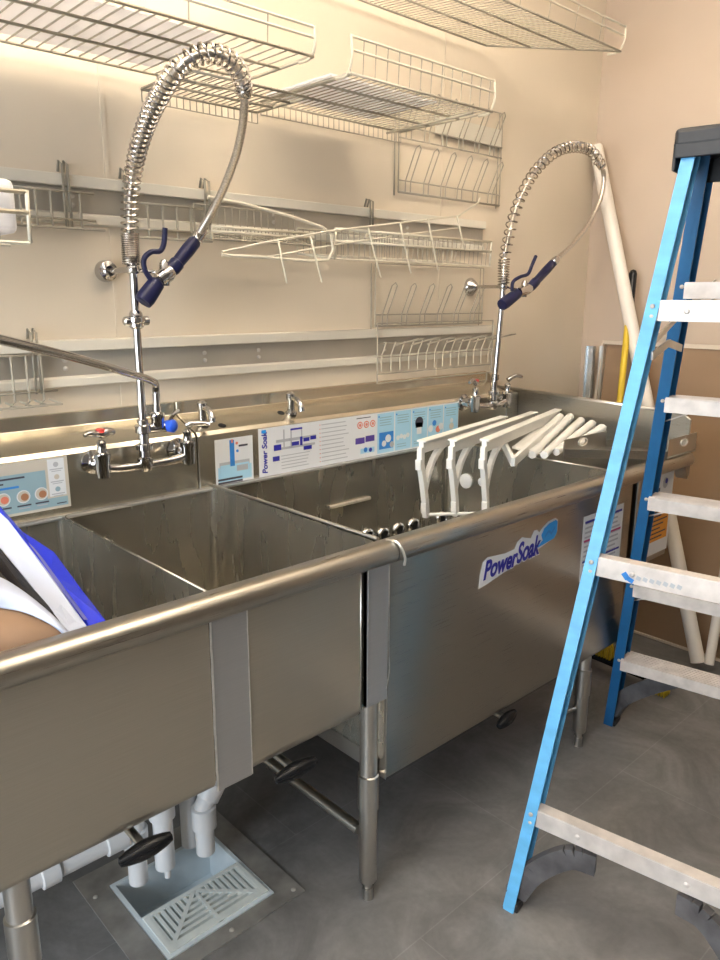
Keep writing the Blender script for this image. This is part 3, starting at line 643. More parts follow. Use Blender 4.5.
# ================================================================== FAUCETS
def spray_unit(label, riser_px, man_px, spring_px, hose_px, grip_px, head_px, lever_px, brk_px, yr, coils, left):
    base = at(*man_px[1], y=yr)
    t = thing('pre_rinse_faucet', label, 'faucet', (base.x, yr, base.z), 'spring hose pre-rinse faucets')
    a = at(*man_px[0], y=yr); b = at(*man_px[2], y=yr); z = (a.z+b.z)/2; c = V((base.x, yr, z))
    x0, x1 = a.x, b.x
    g = MB()
    g.tube(smoothpath([(x0, yr, z-.002), (x0+.03, yr, z-.012), (c.x-.02, yr, z-.014), (c.x, yr, z-.010), (c.x+.02, yr, z-.014), (x1-.03, yr, z-.012), (x1, yr, z-.002)], 4), .0105, 12)
    g.lathe((c.x, yr, z-.028), (0, 0, 1), [(0, .012), (.01, .018), (.03, .018), (.034, .013), (.05, .013), (.052, .019), (.065, .019), (.067, .012), (.10, .012)], 16)
    g.build('manifold', 'chrome', t)
    for k, x in enumerate((x0, x1)):
        v = MB().lathe((x, yr, z-.032), (0, 0, 1), [(0, .006), (.004, .015), (.025, .0175), (.045, .0165), (.052, .019), (.060, .019), (.064, .012), (.080, .010), (.086, .012), (.092, .006)], 18)
        v.lathe((x, YS-.001, z), (0, -1, 0), [(0, .030), (.006, .029), (.012, .018), (.02, .016), (.03, .019), (-YS+yr+.0+.05, .015)] if False else [(0, .030), (.006, .029), (.011, .017), (.022, .015), (.024, .019), (.036, .019), (.040, .014), (.054, .014)], 18)
        vo = v.build('valve', 'chrome', t)
        h = MB(); s = -1 if k == 0 else 1
        hz = z+.066
        if left and k == 0: hd = [(-.042, -.008, .010), (-.028, -.006, .013), (0, 0, .008), (.022, .004, .012), (.036, .006, .006)]; rr = [.005, .008, .011, .008, .005]
        elif left: hd = [(0, 0, .004), (.012, -.01, .008), (.03, -.025, .008), (.045, -.035, .006)]; rr = [.009, .007, .006, .007]
        else: hd = [(0, 0, .004), (.015*s, -.006, .014), (.035*s, -.014, .02), (.060*s, -.02, .014)]; rr = [.009, .007, .007, .005]
        h.tube(smoothpath([(x+p[0], yr+p[1], hz+p[2]) for p in hd], 4), [rr[min(int(i/4), len(rr)-1)] for i in range(4*(len(hd)-1)+1)], 10)
        ho = h.build('valve_handle', 'chrome', vo)
        if k == 0: 
            d = MB().lathe((x, yr, hz+.012), (0, 0, 1), [(0, .0105), (.007, .0105), (.0085, .006)], 14).build('hot_marker', 'red', vo)
    rp = [at(px, py, y=yr) for px, py in riser_px]
    zt = rp[-1].z; top = V((c.x+(rp[-1].x-c.x), yr, zt))
    rz = MB(); rz.tube([(c.x, yr, z+.03), top], .0095, 14)
    f0 = c.lerp(top, 0)
    def on(zz): k = (zz-z)/(zt-z); return V((c.x+(top.x-c.x)*k, yr, zz))
    for zz, r in (((z+.075), .014),):
        rz.lathe(on(zz), (0, 0, 1), [(0, .010), (.003, r), (.02, r), (.023, .010)], 14)
    if left:
        q = at(136, 321, y=yr); rz.lathe(on(q.z-.018), (0, 0, 1), [(0, .011), (.005, .017), (.013, .017), (.016, .021), (.026, .021), (.029, .016), (.036, .015), (.042, .011)], 16)
        rz.lathe(on(q.z)-V((.032, 0, 0)), (1, 0, 0), [(0, .006), (.003, .010), (.012, .011), (.052, .011), (.061, .010), (.064, .006)], 12)
    rz.build('riser_pipe', 'chrome', t)
    # wall bracket
    wb = at(*brk_px, y=-.02 if not left else -.03); bz = wb.z; rpnt = on(bz)
    m_ = MB().lathe((wb.x, -.001, bz), (0, -1, 0), [(0, .033), (.005, .033), (.012, .028), (.022, .020), (.03, .012), (.034, .008)] if not left else [(0, .026), (.010, .026), (.022, .023), (.026, .016), (.03, .012)], 22)
    m_.tube([(wb.x, -.03, bz), (rpnt.x, rpnt.y, bz)], .0065, 10)
    m_.lathe(rpnt-V((0, 0, .01)), (0, 0, 1), [(0, .012), (.004, .015), (.016, .015), (.02, .012)], 14)
    m_.tube(smoothpath([rpnt, rpnt+V((.03, -.008, -.004)), rpnt+V((.06, -.012, -.006)), rpnt+V((.075, -.01, -.01))], 4), .0045, 8)
    m_.build('wall_bracket', 'chrome', t)
    # hose inside spring and free hose
    sp = smoothpath([at(px, py, y=yy) for px, py, yy in spring_px], 10)
    hp = smoothpath([at(px, py, y=yy) for px, py, yy in hose_px], 8)
    MB().tube(sp+hp[1:], [.0075]*len(sp)+[.0088]*(len(hp)-1), 10).build('hose', 'hose', t)
    # resample the spring axis by length
    ln = [0]
    for i in range(1, len(sp)): ln.append(ln[-1]+(sp[i]-sp[i-1]).length)
    tot = ln[-1]
    def on_sp(s):
        i = 1
        while i < len(ln)-1 and ln[i] < s: i += 1
        k = (s-ln[i-1])/max(1e-9, ln[i]-ln[i-1]); return sp[i-1].lerp(sp[i], min(max(k, 0), 1)), (sp[i]-sp[i-1]).normalized()
    hx = []; n = coils*12; a_ = V((1, 0, 0))
    for i in range(n+1):
        u = i/n
        # tight turns at the foot and the end, open in between
        s = tot*(u*.0+ (0.40*u if u < .25 else .10+(u-.25)*1.2))
        s = min(s, tot); p, T = on_sp(s); a_ = (a_-T*a_.dot(T)).normalized(); b_ = T.cross(a_)
        ph = 2*pi*coils*u; R = .0180 if left else .0185
        hx.append(p+(a_*cos(ph)+b_*sin(ph))*R)
    MB().tube(hx, .0026, 6).build('spring', 'spring', t)
    e, T = on_sp(tot); MB().lathe(e-T*.012, T, [(0, .016), (.02, .016), (.026, .012)], 14).build('spring_ferrule', 'chrome', t)
    # spray handle
    ga = at(*grip_px[0], y=grip_px[2]); gb = at(*grip_px[1], y=grip_px[2]); d = (gb-ga); Lg = d.length; d.normalize()
    gr = MB().lathe(ga, d, [(0, .012), (.006, .0155), (Lg*.3, .0165), (Lg*.7, .0150), (Lg*.72, .0175), (Lg*.9, .0175), (Lg, .014)], 16).build('spray_handle', 'blue_rub', t)
    MB().lathe(ga-d*.034, d, [(0, .0095), (.006, .0125), (.016, .0125), (.018, .0155), (.034, .0155), (.038, .011)], 14).build('hose_nut', 'chrome', gr)
    ha = at(*head_px[0], y=grip_px[2]); hb = at(*head_px[1], y=grip_px[2]); hd_ = (hb-ha).normalized()
    bd = MB().lathe(gb-d*.004, (ha-gb), [(0, .016), ((ha-gb).length*.3, .020), ((ha-gb).length*.7, .018), ((ha-gb).length, .016)], 16)
    bd.lathe(gb.lerp(ha, .45)+V((.0, .0, -.022)), (0, 0, 1), [(0, .010), (.02, .014), (.05, .011), (.058, .006)], 12)
    bd.lathe(gb.lerp(ha, .6)-V((.018, 0, 0)), (1, 0, 0), [(0, .010), (.01, .013), (.036, .011)], 12)
    bd.build('spray_valve', 'chrome', gr)
    MB().lathe(ha, hd_, [(0, .014), (.005, .019), ((hb-ha).length*.8, .022), ((hb-ha).length, .020), ((hb-ha).length+.002, .014)], 18).build('spray_head', 'blue_rub', gr)
    lv = smoothpath([at(px, py, y=grip_px[2]-.004) for px, py in lever_px], 5)
    MB().tube(lv, .0062, 10).build('squeeze_lever', 'blue_rub', gr)
    return t, c, z
yr = -.172
t1, c1, z1 = spray_unit('tall chrome pre-rinse faucet with spring hose over the left sink, long swing spout attached', ((141, 405), (132.6, 262)), ((103, 466), (145, 458), (188, 452)),
    [(131.5, 264, yr), (130, 240, yr), (130, 205, yr-.01), (134, 168, -.21), (144, 130, -.29), (160, 95, -.38), (180, 66, -.45), (205, 53, -.475), (226, 58, -.48), (239, 72, -.475), (244, 90, -.46)],
    [(244, 90, -.46), (244, 115, -.43), (238, 148, -.38), (227, 180, -.32), (213, 210, -.26), (200, 232, -.22)],
    ((196, 240), (170, 272), yr-.03), ((158, 281), (143, 302)),
    ((152, 281), (145, 270), (144, 259), (151, 252), (160, 251), (164, 243), (165, 228)), (110, 271), yr, 56, True)
t2, c2, z2 = spray_unit('tall chrome pre-rinse faucet with spring hose at the far right end of the backsplash', ((496, 395), (503.5, 283)), ((475, 405), (493, 408), (507, 398)),
    [(503.5, 285, yr), (504, 262, yr), (508, 240, yr), (514, 215, yr), (524, 190, yr-.005), (538, 168, yr-.01), (556, 152, yr-.015), (574, 147, yr-.015), (591, 151, yr-.01), (601, 165, yr-.01)],
    [(601, 165, yr-.01), (604, 178, yr-.01), (600, 200, yr-.01), (588, 225, yr-.01), (572, 245, yr-.012), (558, 258, yr-.015)],
    ((553, 263), (529, 289), yr-.018), ((518, 293), (502, 305)),
    ((512, 291), (513, 282), (520, 277), (528, 274), (532, 265), (536, 256)), (474, 287), yr, 40, False)
# add-on block, blue button and swing spout on the left unit
bt = at(150, 428, y=yr); bz = bt.z
g = MB().lathe((c1.x, yr, bz-.012), (0, 0, 1), [(0, .012), (.004, .019), (.020, .019), (.024, .012)], 16)
g.tube([(c1.x, yr, bz), (c1.x+.075, yr-.012, bz)], .012, 14).lathe((c1.x+.036, yr-.006, bz), (0, 0, 1), [(0, .015), (.02, .016), (.024, .018), (.034, .018), (.038, .010), (.05, .010)], 16)
g.build('add_on_valve', 'chrome', t1)
q = V((c1.x+.062, yr-.014, bz+.002))
MB().lathe(q, (.5, -.85, 0), [(-.02, .011), (0, .015), (.012, .016), (.017, .012), (.019, .004)], 16).build('blue_knob', 'blue_btn', t1)['label'] = 'round blue knob'
MB().tube(smoothpath([q+V((.0, .0, .01)), q+V((.012, -.003, .028)), q+V((.026, -.006, .036))], 4), .0045, 8).build('knob_lever', 'chrome', t1)
u0 = V((c1.x+.036, yr-.006, bz+.03)); u1 = V((u0.x, u0.y, at(151, 390, y=yr).z))
sp = smoothpath([u0, u0.lerp(u1, .5), u1, V((u1.x-.012, u1.y-.012, u1.z+.022)), at(128, 373, y=-.23), at(70, 356.5, y=-.36), at(2, 340, y=-.50), at(-30, 333, y=-.56), at(-45, 345, y=-.58)], 6)
MB().tube(sp, .0088, 12).build('swing_spout', 'chrome', t1)

# ================================================================== FLOOR SINK AND DRAIN PIPES
t = thing('floor_sink', 'square floor sink with dull steel surround and half covered by a slotted white grate', 'floor drain', (-.29, -.42, 0))
g = MB(); fx0, fx1, fy0, fy1, zt = -.505, -.105, -.62, -.215, .004
poly_o = []
g.box((fx0, fy0, .0003), (DX0, fy1, zt)).box((DX1, fy0, .0003), (fx1, fy1, zt)).box((DX0, fy0, .0003), (DX1, DY0, zt)).box((DX0, DY1, .0003), (DX1, fy1, zt))
g.build('steel_surround', 'flange', t)
for x, y in ((-.125, -.25), (-.125, -.60), (-.30, -.60), (-.47, -.59), (-.485, -.30), (-.25, -.235)): MB().lathe((x, y, zt), (0, 0, 1), [(0, .006), (.001, .006), (.002, .003)], 10).build('screw', 'screw', t)
b = MB(); th = .006
b.box((DX0+.002, DY0+.002, -.118), (DX1-.002, DY1-.002, -.112))
for a_, b_ in (((DX0+.002, DY0+.002), (DX0+.012, DY1-.002)), ((DX1-.012, DY0+.002), (DX1-.002, DY1-.002)), ((DX0+.012, DY0+.002), (DX1-.012, DY0+.012)), ((DX0+.012, DY1-.012), (DX1-.012, DY1-.002))):
    b.box((a_[0], a_[1], -.112), (b_[0], b_[1], .006))
b.build('basin', 'basin', t)
g = MB(); gx0, gx1, gy0, gy1 = DX0+.012, DX1-.012, DY0+.012, -.437; z0, z1_ = -.004, .010; W = .0075
for a_, b_ in (((gx0, gy0), (gx1, gy0+.012)), ((gx0, gy1-.012), (gx1, gy1)), ((gx0, gy0+.012), (gx0+.012, gy1-.012)), ((gx1-.012, gy0+.012), (gx1, gy1-.012))): g.box((a_[0], a_[1], z0), (b_[0], b_[1], z1_))
cx = (gx0+gx1)/2; H = gy1-gy0
for s in (-1, 1): g.beam((cx, gy1-.008, .003), (cx+s*(gx1-cx-.006), gy0+.006, .003), .010, .0135)
g.box((cx-.004, gy0, z0), (cx+.004, gy1, z1_-.0005))
n = 8
for i in range(1, n):
    y = gy0+H*i/n; half = (gx1-cx)*(1-i/n); g.box((cx-half, y-.0042, z0), (cx+half, y+.0042, z1_-.001))
n = 9
for i in range(1, n):
    for s in (-1, 1):
        k = i/n; x = cx+s*(gx1-cx)*k; y_d = gy1-H*k; g.box((x-.0042, y_d, z0), (x+.0042, gy1, z1_-.001))
g.build('grate', 'grate', t)
t = thing('drain_piping', 'white plastic drain pipes dropping from the left sink into the floor sink', 'pipes', (-.30, -.36, 0))
def pipe(pts, r, name='drop_pipe', collars=()):
    g = MB().tube(pts, r, 20)
    for p, ax, L in collars: g.lathe(p, ax, [(0, r+.002), (.002, r+.007), (L-.002, r+.007), (L, r+.002)], 20)
    return g.build(name, 'white', t)
ps = [at(139, 882, z=.03), at(166, 874, z=.03), at(191, 848, z=.03), at(206, 856, z=.03)]
x, y = ps[0].x, ps[0].y; pipe([(x, y, .035), (x, y, .21)], .0225, collars=((V((x, y, .13)), (0, 0, 1), .05),))
hz_ = at(92, 866, y=-.38); hzz = .165
p_ = at(50, 885, y=y)
pipe([(p_.x-.35, y, .178), (x, y, .178)], .0235, 'horizontal_pipe', ((V((x-.075, y, .178)), (1, 0, 0), .05), (V((p_.x-.02, y, .178)), (1, 0, 0), .04)))
x, y = ps[1].x, ps[1].y; pipe([(x, y, .055), (x, y, .27), (x, y, .50)], .024, collars=((V((x, y, .19)), (0, 0, 1), .05),))
MB().tube([(x+.005, y, .02), (x+.005, y, .07)], .008, 10).build('tail_tube', 'white', t)
x, y = ps[2].x, ps[2].y; pipe([(x, y, .045), (x, y, .50)], .0225, collars=((V((x, y, .20)), (0, 0, 1), .05),))
x, y = ps[3].x, ps[3].y; pipe([(x, y, .045), (x, y, .175), (x+.03, y-.0, .225), (x+.055, y+.0, .27), (x+.055, y, .50)], .0235, collars=((V((x, y, .115)), (0, 0, 1), .06), (V((x+.01, y, .19)), (.55, 0, .8), .045)))

# ================================================================== THINGS IN THE LEFT BOWL
bw_ = thing('edged_board', 'bright blue edged panel with milky white face, leaning up out of the left bowl', 'panel', at(90, 600, y=-.6))
A = at(106, 622, y=-.735); B = at(44, 545, y=-.52); C_ = at(-6, 498, y=-.38)
A2 = at(88, 634, y=-.735); B2 = at(30, 541, y=-.52); 
# white face strip between the blue edge and its left border
face = [at(88, 628, y=-.735), at(50, 574, y=-.60), at(8, 520, y=-.46), at(-14, 500, y=-.40), at(-22, 520, y=-.43), at(10, 560, y=-.55), at(48, 606, y=-.66), at(72, 637, y=-.75)]
nrm = V((.35, .45, -.8)).normalized()
MB().prism(face, nrm*.004).build('white_face', 'bluew', bw_)
MB().prism([p+nrm*.0045+V((.004, .0, 0)) for p in face], nrm*.003).build('blue_back', 'bluep', bw_)
edge = [at(107, 622, y=-.73), at(82, 590, y=-.63), at(60, 563, y=-.55), at(54, 552, y=-.53), at(43, 549, y=-.50), at(22, 531, y=-.46), at(-12, 492, y=-.38), at(-14, 501, y=-.40), at(8, 520, y=-.46), at(50, 574, y=-.60), at(86, 620, y=-.725), at(90, 628, y=-.735), at(100, 626, y=-.74)]
MB().prism([p+nrm*.0005 for p in edge], nrm*.008).build('blue_edge', 'bluep', bw_)
hz = [at(88, 620, y=-.724), at(72, 598, y=-.66), at(54, 574, y=-.60), at(44, 560, y=-.56), at(34, 548, y=-.52), at(22, 536, y=-.48), at(10, 522, y=-.463), at(30, 549, y=-.53), at(50, 575, y=-.602), at(84, 620, y=-.723)]
MB().prism([p-nrm*.0006 for p in hz], nrm*-.001).build('hazy_film', 'bluei', bw_)
t = MB()
def curved(pts_px, ext, th, name, m, label, cat):
    pts = smoothpath([at(a, b, y=c) for a, b, c in pts_px], 6)
    o = MB().sheet(pts, ext, th).build(name, m); return tag(o, label, cat)
# brown board behind the rolled sheet
tag(MB().prism([at(-30, 555, y=-.50), at(-2, 585, y=-.54), at(46, 632, y=-.70), at(60, 645, y=-.745), at(30, 665, y=-.745), at(-40, 640, y=-.60)], V((.003, .004, -.002))).build('brown_board', 'brown'), 'flat brown board between the blue edged panel and the rolled white sheet', 'board')
# black strip stands in for shade in the gap between the boards
tag(MB().prism([at(-20, 530, y=-.47), at(6, 556, y=-.52), at(48, 605, y=-.66), at(71, 637, y=-.742), at(60, 637, y=-.742), at(38, 612, y=-.68), at(0, 572, y=-.55), at(-24, 545, y=-.5)], V((.002, .003, -.003))).build('gap_shade_strip', 'black'), 'thin black strip added as the shaded gap under the blue edged panel', 'panel')
# rolled cardboard: white outside, brown inside
rc = thing('rolled_sheet', 'curved sheet, white outside and brown inside, at the near corner of the left bowl', 'sheet', at(20, 640, y=-.7))
outer = [(-60, 566, -.60), (-25, 570, -.62), (0, 577, -.64), (22, 590, -.67), (45, 608, -.71), (62, 624, -.74), (74, 637, -.755)]
inner = [(-60, 602, -.66), (-25, 602, -.67), (0, 607, -.68), (22, 611, -.70), (42, 619, -.725), (58, 628, -.748), (70, 640, -.757)]
po = smoothpath([at(*p[:2], y=p[2]) for p in outer], 5); pi_ = smoothpath([at(*p[:2], y=p[2]) for p in inner], 5)
n = len(po); mb = MB(); mb.add(po+pi_, [(i, i+1, n+i+1, n+i) for i in range(n-1)], True)
o = mb.build('white_face', 'bluew', rc); s = o.modifiers.new('s', 'SOLIDIFY'); s.thickness = .003
bot = [at(a, b, y=c) for a, b, c in ((-60, 665, -.70), (-25, 665, -.72), (0, 662, -.735), (22, 655, -.745), (42, 650, -.752), (58, 646, -.756), (70, 642, -.758))]
pb = smoothpath(bot, 5); pi2 = [p+V((.0, .002, -.003)) for p in pi_]
mb = MB(); mb.add(pi2+pb, [(i, i+1, n+i+1, n+i) for i in range(n-1)], True)
o = mb.build('brown_inside', 'brown', rc); s = o.modifiers.new('s', 'SOLIDIFY'); s.thickness = .003

# ================================================================== PLASTIC RACK AND STEEL TRAY ON THE RIGHT
R_ = thing('plastic_rack', 'white moulded plastic rack with curved legs, one end hanging into the soaking tub', 'rack', (.9, -.4, .89))
arms = [((421, 447), (504, 421), (.98, .975)), ((452, 446), (534, 416.5), (.98, .975)), ((484, 446), (562, 412), (.98, .975))]
legs = []
for k, (a, b, zz) in enumerate(arms):
    P = at(*a, z=zz[0]); Q = at(*b, z=zz[1])
    g = MB().beam(P, Q, .016, .036)
    g.beam(P+V((0, 0, .016)), Q+V((0, 0, .016)), .030, .006)
    g.build('arm', 'plas', R_, .002)
    ang = (Q-P); ang.z = 0; ang.normalize(); 
    l = MB(); bx_ = P+ang*.042+V((0, 0, -.215)); thk = .012; nrm2 = ang.cross(V((0, 0, 1)))
    o1 = [P+V((0, 0, .0)), P+V((0, 0, -.05)), P+ang*.018+V((0, 0, -.11)), P+ang*.034+V((0, 0, -.17)), bx_]
    for i in range(4): l.beam(o1[i], o1[i+1]+(o1[i+1]-o1[i])*.05, .016, .021, ang)
    cur = smoothpath([P+ang*.165+V((0, 0, -.008)), P+ang*.115+V((0, 0, -.022)), P+ang*.070+V((0, 0, -.055)), P+ang*.040+V((0, 0, -.10)), P+ang*.028+V((0, 0, -.13))], 4)
    for i in range(len(cur)-1): l.beam(cur[i], cur[i+1]+(cur[i+1]-cur[i])*.08, .016, .018, ang)
    l.beam(P+ang*-.010+V((0, 0, -.035)), P+ang*-.008+V((0, 0, -.065)), .018, .016, ang)
    l.beam(bx_+V((0, 0, .045))-ang*.012, bx_+V((0, 0, .012))-ang*.008, .018, .018, ang)
    l.build('curved_leg', 'plas', R_, .002)
    legs.append(bx_)
    MB().lathe(Q-ang*.02+nrm2*.006, nrm2, [(0, .008), (.003, .008), (.004, .004)], 12).build('fixing_bolt', 'screw', R_)
MB().tube([legs[0]-(legs[2]-legs[0])*.05+V((0, 0, .005)), legs[2]+(legs[2]-legs[0])*.02+V((0, 0, .005))], .005, 10).build('foot_rod', 'plas', R_)
# corrugated slatted panel
zs = .955
for k, (a, b) in enumerate((((560, 417), (524, 452)), ((570, 417), (532, 455)), ((581, 421), (544, 455)), ((592, 424), (556, 452)), ((602, 428), (570, 449)))):
    P = at(*a, z=.97); Q = at(*b, z=.925)
    P.x = min(P.x, 1.355)
    P = at(*a, x=min(P.x, 1.345)) if at(*a, z=.97).x > 1.345 else P
    MB().tube([P, P.lerp(Q, .5), Q], [.015, .014, .012], 12).build('slat', 'plas', R_)
    MB().lathe(P, V((0, 0, 1)), [(-.014, .006), (-.008, .014), (.006, .014), (.012, .006)], 12).build('slat_cap', 'plas', R_)
P = at(502, 440, z=.955); Q = at(513, 462, z=.925); Rr = at(556, 424, z=.965)
MB().beam(P, Q, .012, .028).beam(Q, Rr, .012, .028).build('vee_brace', 'plas', R_, .002)
MB().prism([at(512, 447, z=.945), at(545, 421, z=.965), at(562, 424, z=.96), at(540, 452, z=.93)], V((0, 0, -.006))).build('side_web', 'plas', R_)
# steel scrap tray with upturned handled ends
T_ = thing('steel_tray', 'open stainless tray with upturned oval-holed ends, lying on the drainboard', 'tray', (1.2, -.6, .89))
def end_plate(pl, pr_, zl, zr, dz, y, hole):
    # plate in the x-z plane at depth y, with an oval hand hole
    x0, x1 = pl, pr_; bm = MB(); n = 20
    cxh = x0+(x1-x0)*hole; czh = zl-(dz*.38); hw, hh = .022, .011
    ov = [(cxh+hw*cos(2*pi*i/n), czh+hh*sin(2*pi*i/n)) for i in range(n)]
    outp = []
    for i in range(n):
        a = 2*pi*i/n; ca, sa = cos(a), sin(a); 
        tx = ((x1-cxh) if ca > 0 else (cxh-x0))/max(abs(ca), 1e-6); tz = ((zl-czh) if sa > 0 else (czh-(zl-dz)))/max(abs(sa), 1e-6)
        tt = min(tx, tz); outp.append((cxh+ca*tt, czh+sa*tt))
    cs = []
    vs = [(x, y, z) for x, z in ov]+[(x, y, z) for x, z in outp]
    fs = [(i, (i+1) % n, n+(i+1) % n, n+i) for i in range(n)]
    # corners
    k = len(vs); vs += [(x0, y, zl), (x1, y, zl), (x1, y, zl-dz), (x0, y, zl-dz)]
    def near(cx_, cz_):
        best = sorted(range(n), key=lambda i: (outp[i][0]-cx_)**2+(outp[i][1]-cz_)**2)[:1][0]; return best
    for ci, (cx_, cz_) in enumerate(((x0, zl), (x1, zl), (x1, zl-dz), (x0, zl-dz))):
        for i in range(n):
            j = (i+1) % n; a, b = outp[i], outp[j]
            onx = lambda p: abs(p[0]-cx_) < 1e-6; onz = lambda p: abs(p[1]-cz_) < 1e-6
            if (onx(a) and onz(b)) or (onz(a) and onx(b)): fs.append((n+i, n+j, k+ci))
    bm.add(vs, fs); o = bm.build('handled_end', 'steel_d', T_)
    s = o.modifiers.new('s', 'SOLIDIFY'); s.thickness = .004
    MB().tube([(cxh+hw*1.08*cos(2*pi*i/n), y-.001, czh+hh*1.15*sin(2*pi*i/n)) for i in range(n+1)], .0024, 6).build('hole_rim', 'weld', o)
yb_, yf_ = -.60, -.80
a = at(565, 440, y=yb_); b = at(607, 429, y=yb_); zb_ = a.z
c = at(669, 440, y=yf_); d = at(706, 431, y=yf_)
end_plate(a.x, b.x, a.z, b.z, .050, yb_, .42)
C2x = a.x+.06
end_plate(c.x, c.x+.20, max(c.z, .95), d.z, .055, yf_, .55)
MB().add([(a.x, yb_, a.z-.055), (b.x, yb_, a.z-.055), (c.x+.20, yf_, .905), (c.x, yf_, .905), (a.x, yb_, a.z-.052), (b.x, yb_, a.z-.052), (c.x+.20, yf_, .908), (c.x, yf_, .908)],
    [(0, 1, 2, 3), (7, 6, 5, 4), (0, 4, 5, 1), (1, 5, 6, 2), (2, 6, 7, 3), (3, 7, 4, 0)]).build('tray_floor', 'steel_d', T_)
for q0, q1 in (((a.x, yb_, a.z-.042), (c.x, yf_, .918)), ((b.x, yb_, a.z-.042), (c.x+.20, yf_, .918))): MB().beam(q0, q1, .003, .026).build('tray_side', 'steel', T_)

# ================================================================== LADDER
LD = thing('step_ladder', 'open blue fibreglass step ladder with worn aluminium treads and black top cap', 'ladder', (.7, -1.1, 0))
ed = V((.985, .173, 0)); ew = V((.173, -.985, 0)); NB = at(507, 903, z=0); NR = at(607, 720, z=0)
cap = at(687, 150, z=1.70); capr = at(713, 160, z=1.70)
HT = 1.70; cw = .27
ctr0 = NB+ew*cw     # centre of the near side at the floor
TB = V((cap.x, cap.y, HT)); TR = TB+ed*.10
halfb = cw; halft = cw-(TB-NB).dot(ew)
# tread side left rail: from NR up to a point behind the near rail top
TRl = at(709, 165, z=HT-.0); TRl = TB+ed*.115
def mir(p):     # mirror across the ladder's centre plane
    k = (V(p)-ctr0).dot(ew); return V(p)-ew*(2*k)
def rail(p, q, m, wid, dep, name):
    # C channel: web across ed, flanges along ew
    dirv = (q-p).normalized(); g = MB()
    s = 1 if (p-ctr0).dot(ew) < 0 else -1
    a = ed; 
    g.beam(p, q, .004, wid, a)           # web faces sideways
    for k in (-1, 1): g.beam(p+a*(k*wid/2)+ew*(s*dep/2), q+a*(k*wid/2)+ew*(s*dep/2), dep, .004, a) if False else g.beam(p+a*(k*wid/2)+ew*(s*dep/2), q+a*(k*wid/2)+ew*(s*dep/2), dep, .004, a)
    return g.build(name, m, LD)
TBl = TB; 
rail(NB, TBl, 'lblue', .040, .026, 'back_rail'); rail(mir(NB), mir(TBl), 'lblue', .040, .026, 'back_rail')
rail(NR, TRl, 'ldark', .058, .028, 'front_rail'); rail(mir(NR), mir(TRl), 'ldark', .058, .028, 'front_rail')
def onr(a, b, z): return a+(b-a)*(z/(b.z-a.z))
for z in (.228, .812, 1.365):     # back horizontals
    p0_ = onr(NB, TBl, z); p = p0_+ew*.022; q = mir(p)
    g = MB(); off = -ed*.015
    g.beam(p+off, q+off, .004, .042).beam(p+off+ed*.014+V((0, 0, .021)), q+off+ed*.014+V((0, 0, .021)), .03, .004)
    for k in (.22, .72): g.lathe(p.lerp(q, k)+off-ed*.002, -ed, [(0, .006), (.002, .006), (.004, .003)], 10)
    o = g.build('back_bar', 'alu', LD)
    g = MB()
    for dz in (.010, -.012): g.lathe(p0_-ed*.0215+ew*.014+V((0, 0, dz)), -ed, [(0, .005), (.003, .005), (.004, .002)], 10)
    g.build('rivet', 'screw', LD)
    if .7 < z < .9:
        m0 = p.lerp(q, .17)+off-ed*.0025; lg = MB()
        lg.beam(m0, m0+ew*.010+V((0, 0, -.012)), .002, .012, m=0); lg.beam(m0+ew*.008+V((0, 0, -.010)), m0+ew*.022+V((0, 0, -.016)), .002, .010, m=0)
        for k in range(7): lg.beam(m0+ew*(.028+.014*k)+V((0, 0, -.004)), m0+ew*(.037+.014*k)+V((0, 0, -.007)), .0015, .009, m=1)
        lg.build('maker_mark', ['lbl_b', 'lbl_gry'], o)
for z in (.285, .565, .855, 1.14, 1.425):   # treads
    p = onr(NR, TRl, z)+ew*.022; q = mir(p); g = MB()
    g.beam(p+V((0, 0, .0)), q+V((0, 0, .0)), .078, .004)
    for k in (-1, 1): g.beam(p+ed*(.039*k)+V((0, 0, -.016)), q+ed*(.039*k)+V((0, 0, -.016)), .004, .036)
    for k in range(-3, 4): g.beam(p+ed*(.011*k)+V((0, 0, .003)), q+ed*(.011*k)+V((0, 0, .003)), .004, .003)
    g.build('tread', 'alu', LD)
    g = MB().lathe(onr(NR, TRl, z)-ed*.0305+ew*.014+V((0, 0, -.006)), -ed, [(0, .005), (.002, .005), (.004, .002)], 10).build('rivet', 'screw', LD)
    for s in (1, -1):
        a_ = p+V((0, 0, -.02)); e_ = ew*.07
        P1 = onr(NR, TRl, z-.07)+ew*.012; 
        if s < 0: P1 = mir(P1); A1 = mir(p+ew*.09+V((0, 0, -.02)))
        else: A1 = p+ew*.09+V((0, 0, -.02))
        if z < .3: continue
        MB().beam(P1, A1, .014, .003).build('tread_brace', 'alu', LD)
def gusset(p0, p1, p2, p3, m='gus', w=.05):
    pts = smoothpath([p0, p1, p2, p3], 4); g = MB()
    for i in range(len(pts)-1): g.beam(pts[i], pts[i+1]+(pts[i+1]-pts[i])*.1, .02, w)
    return g.build('corner_brace', m, LD)
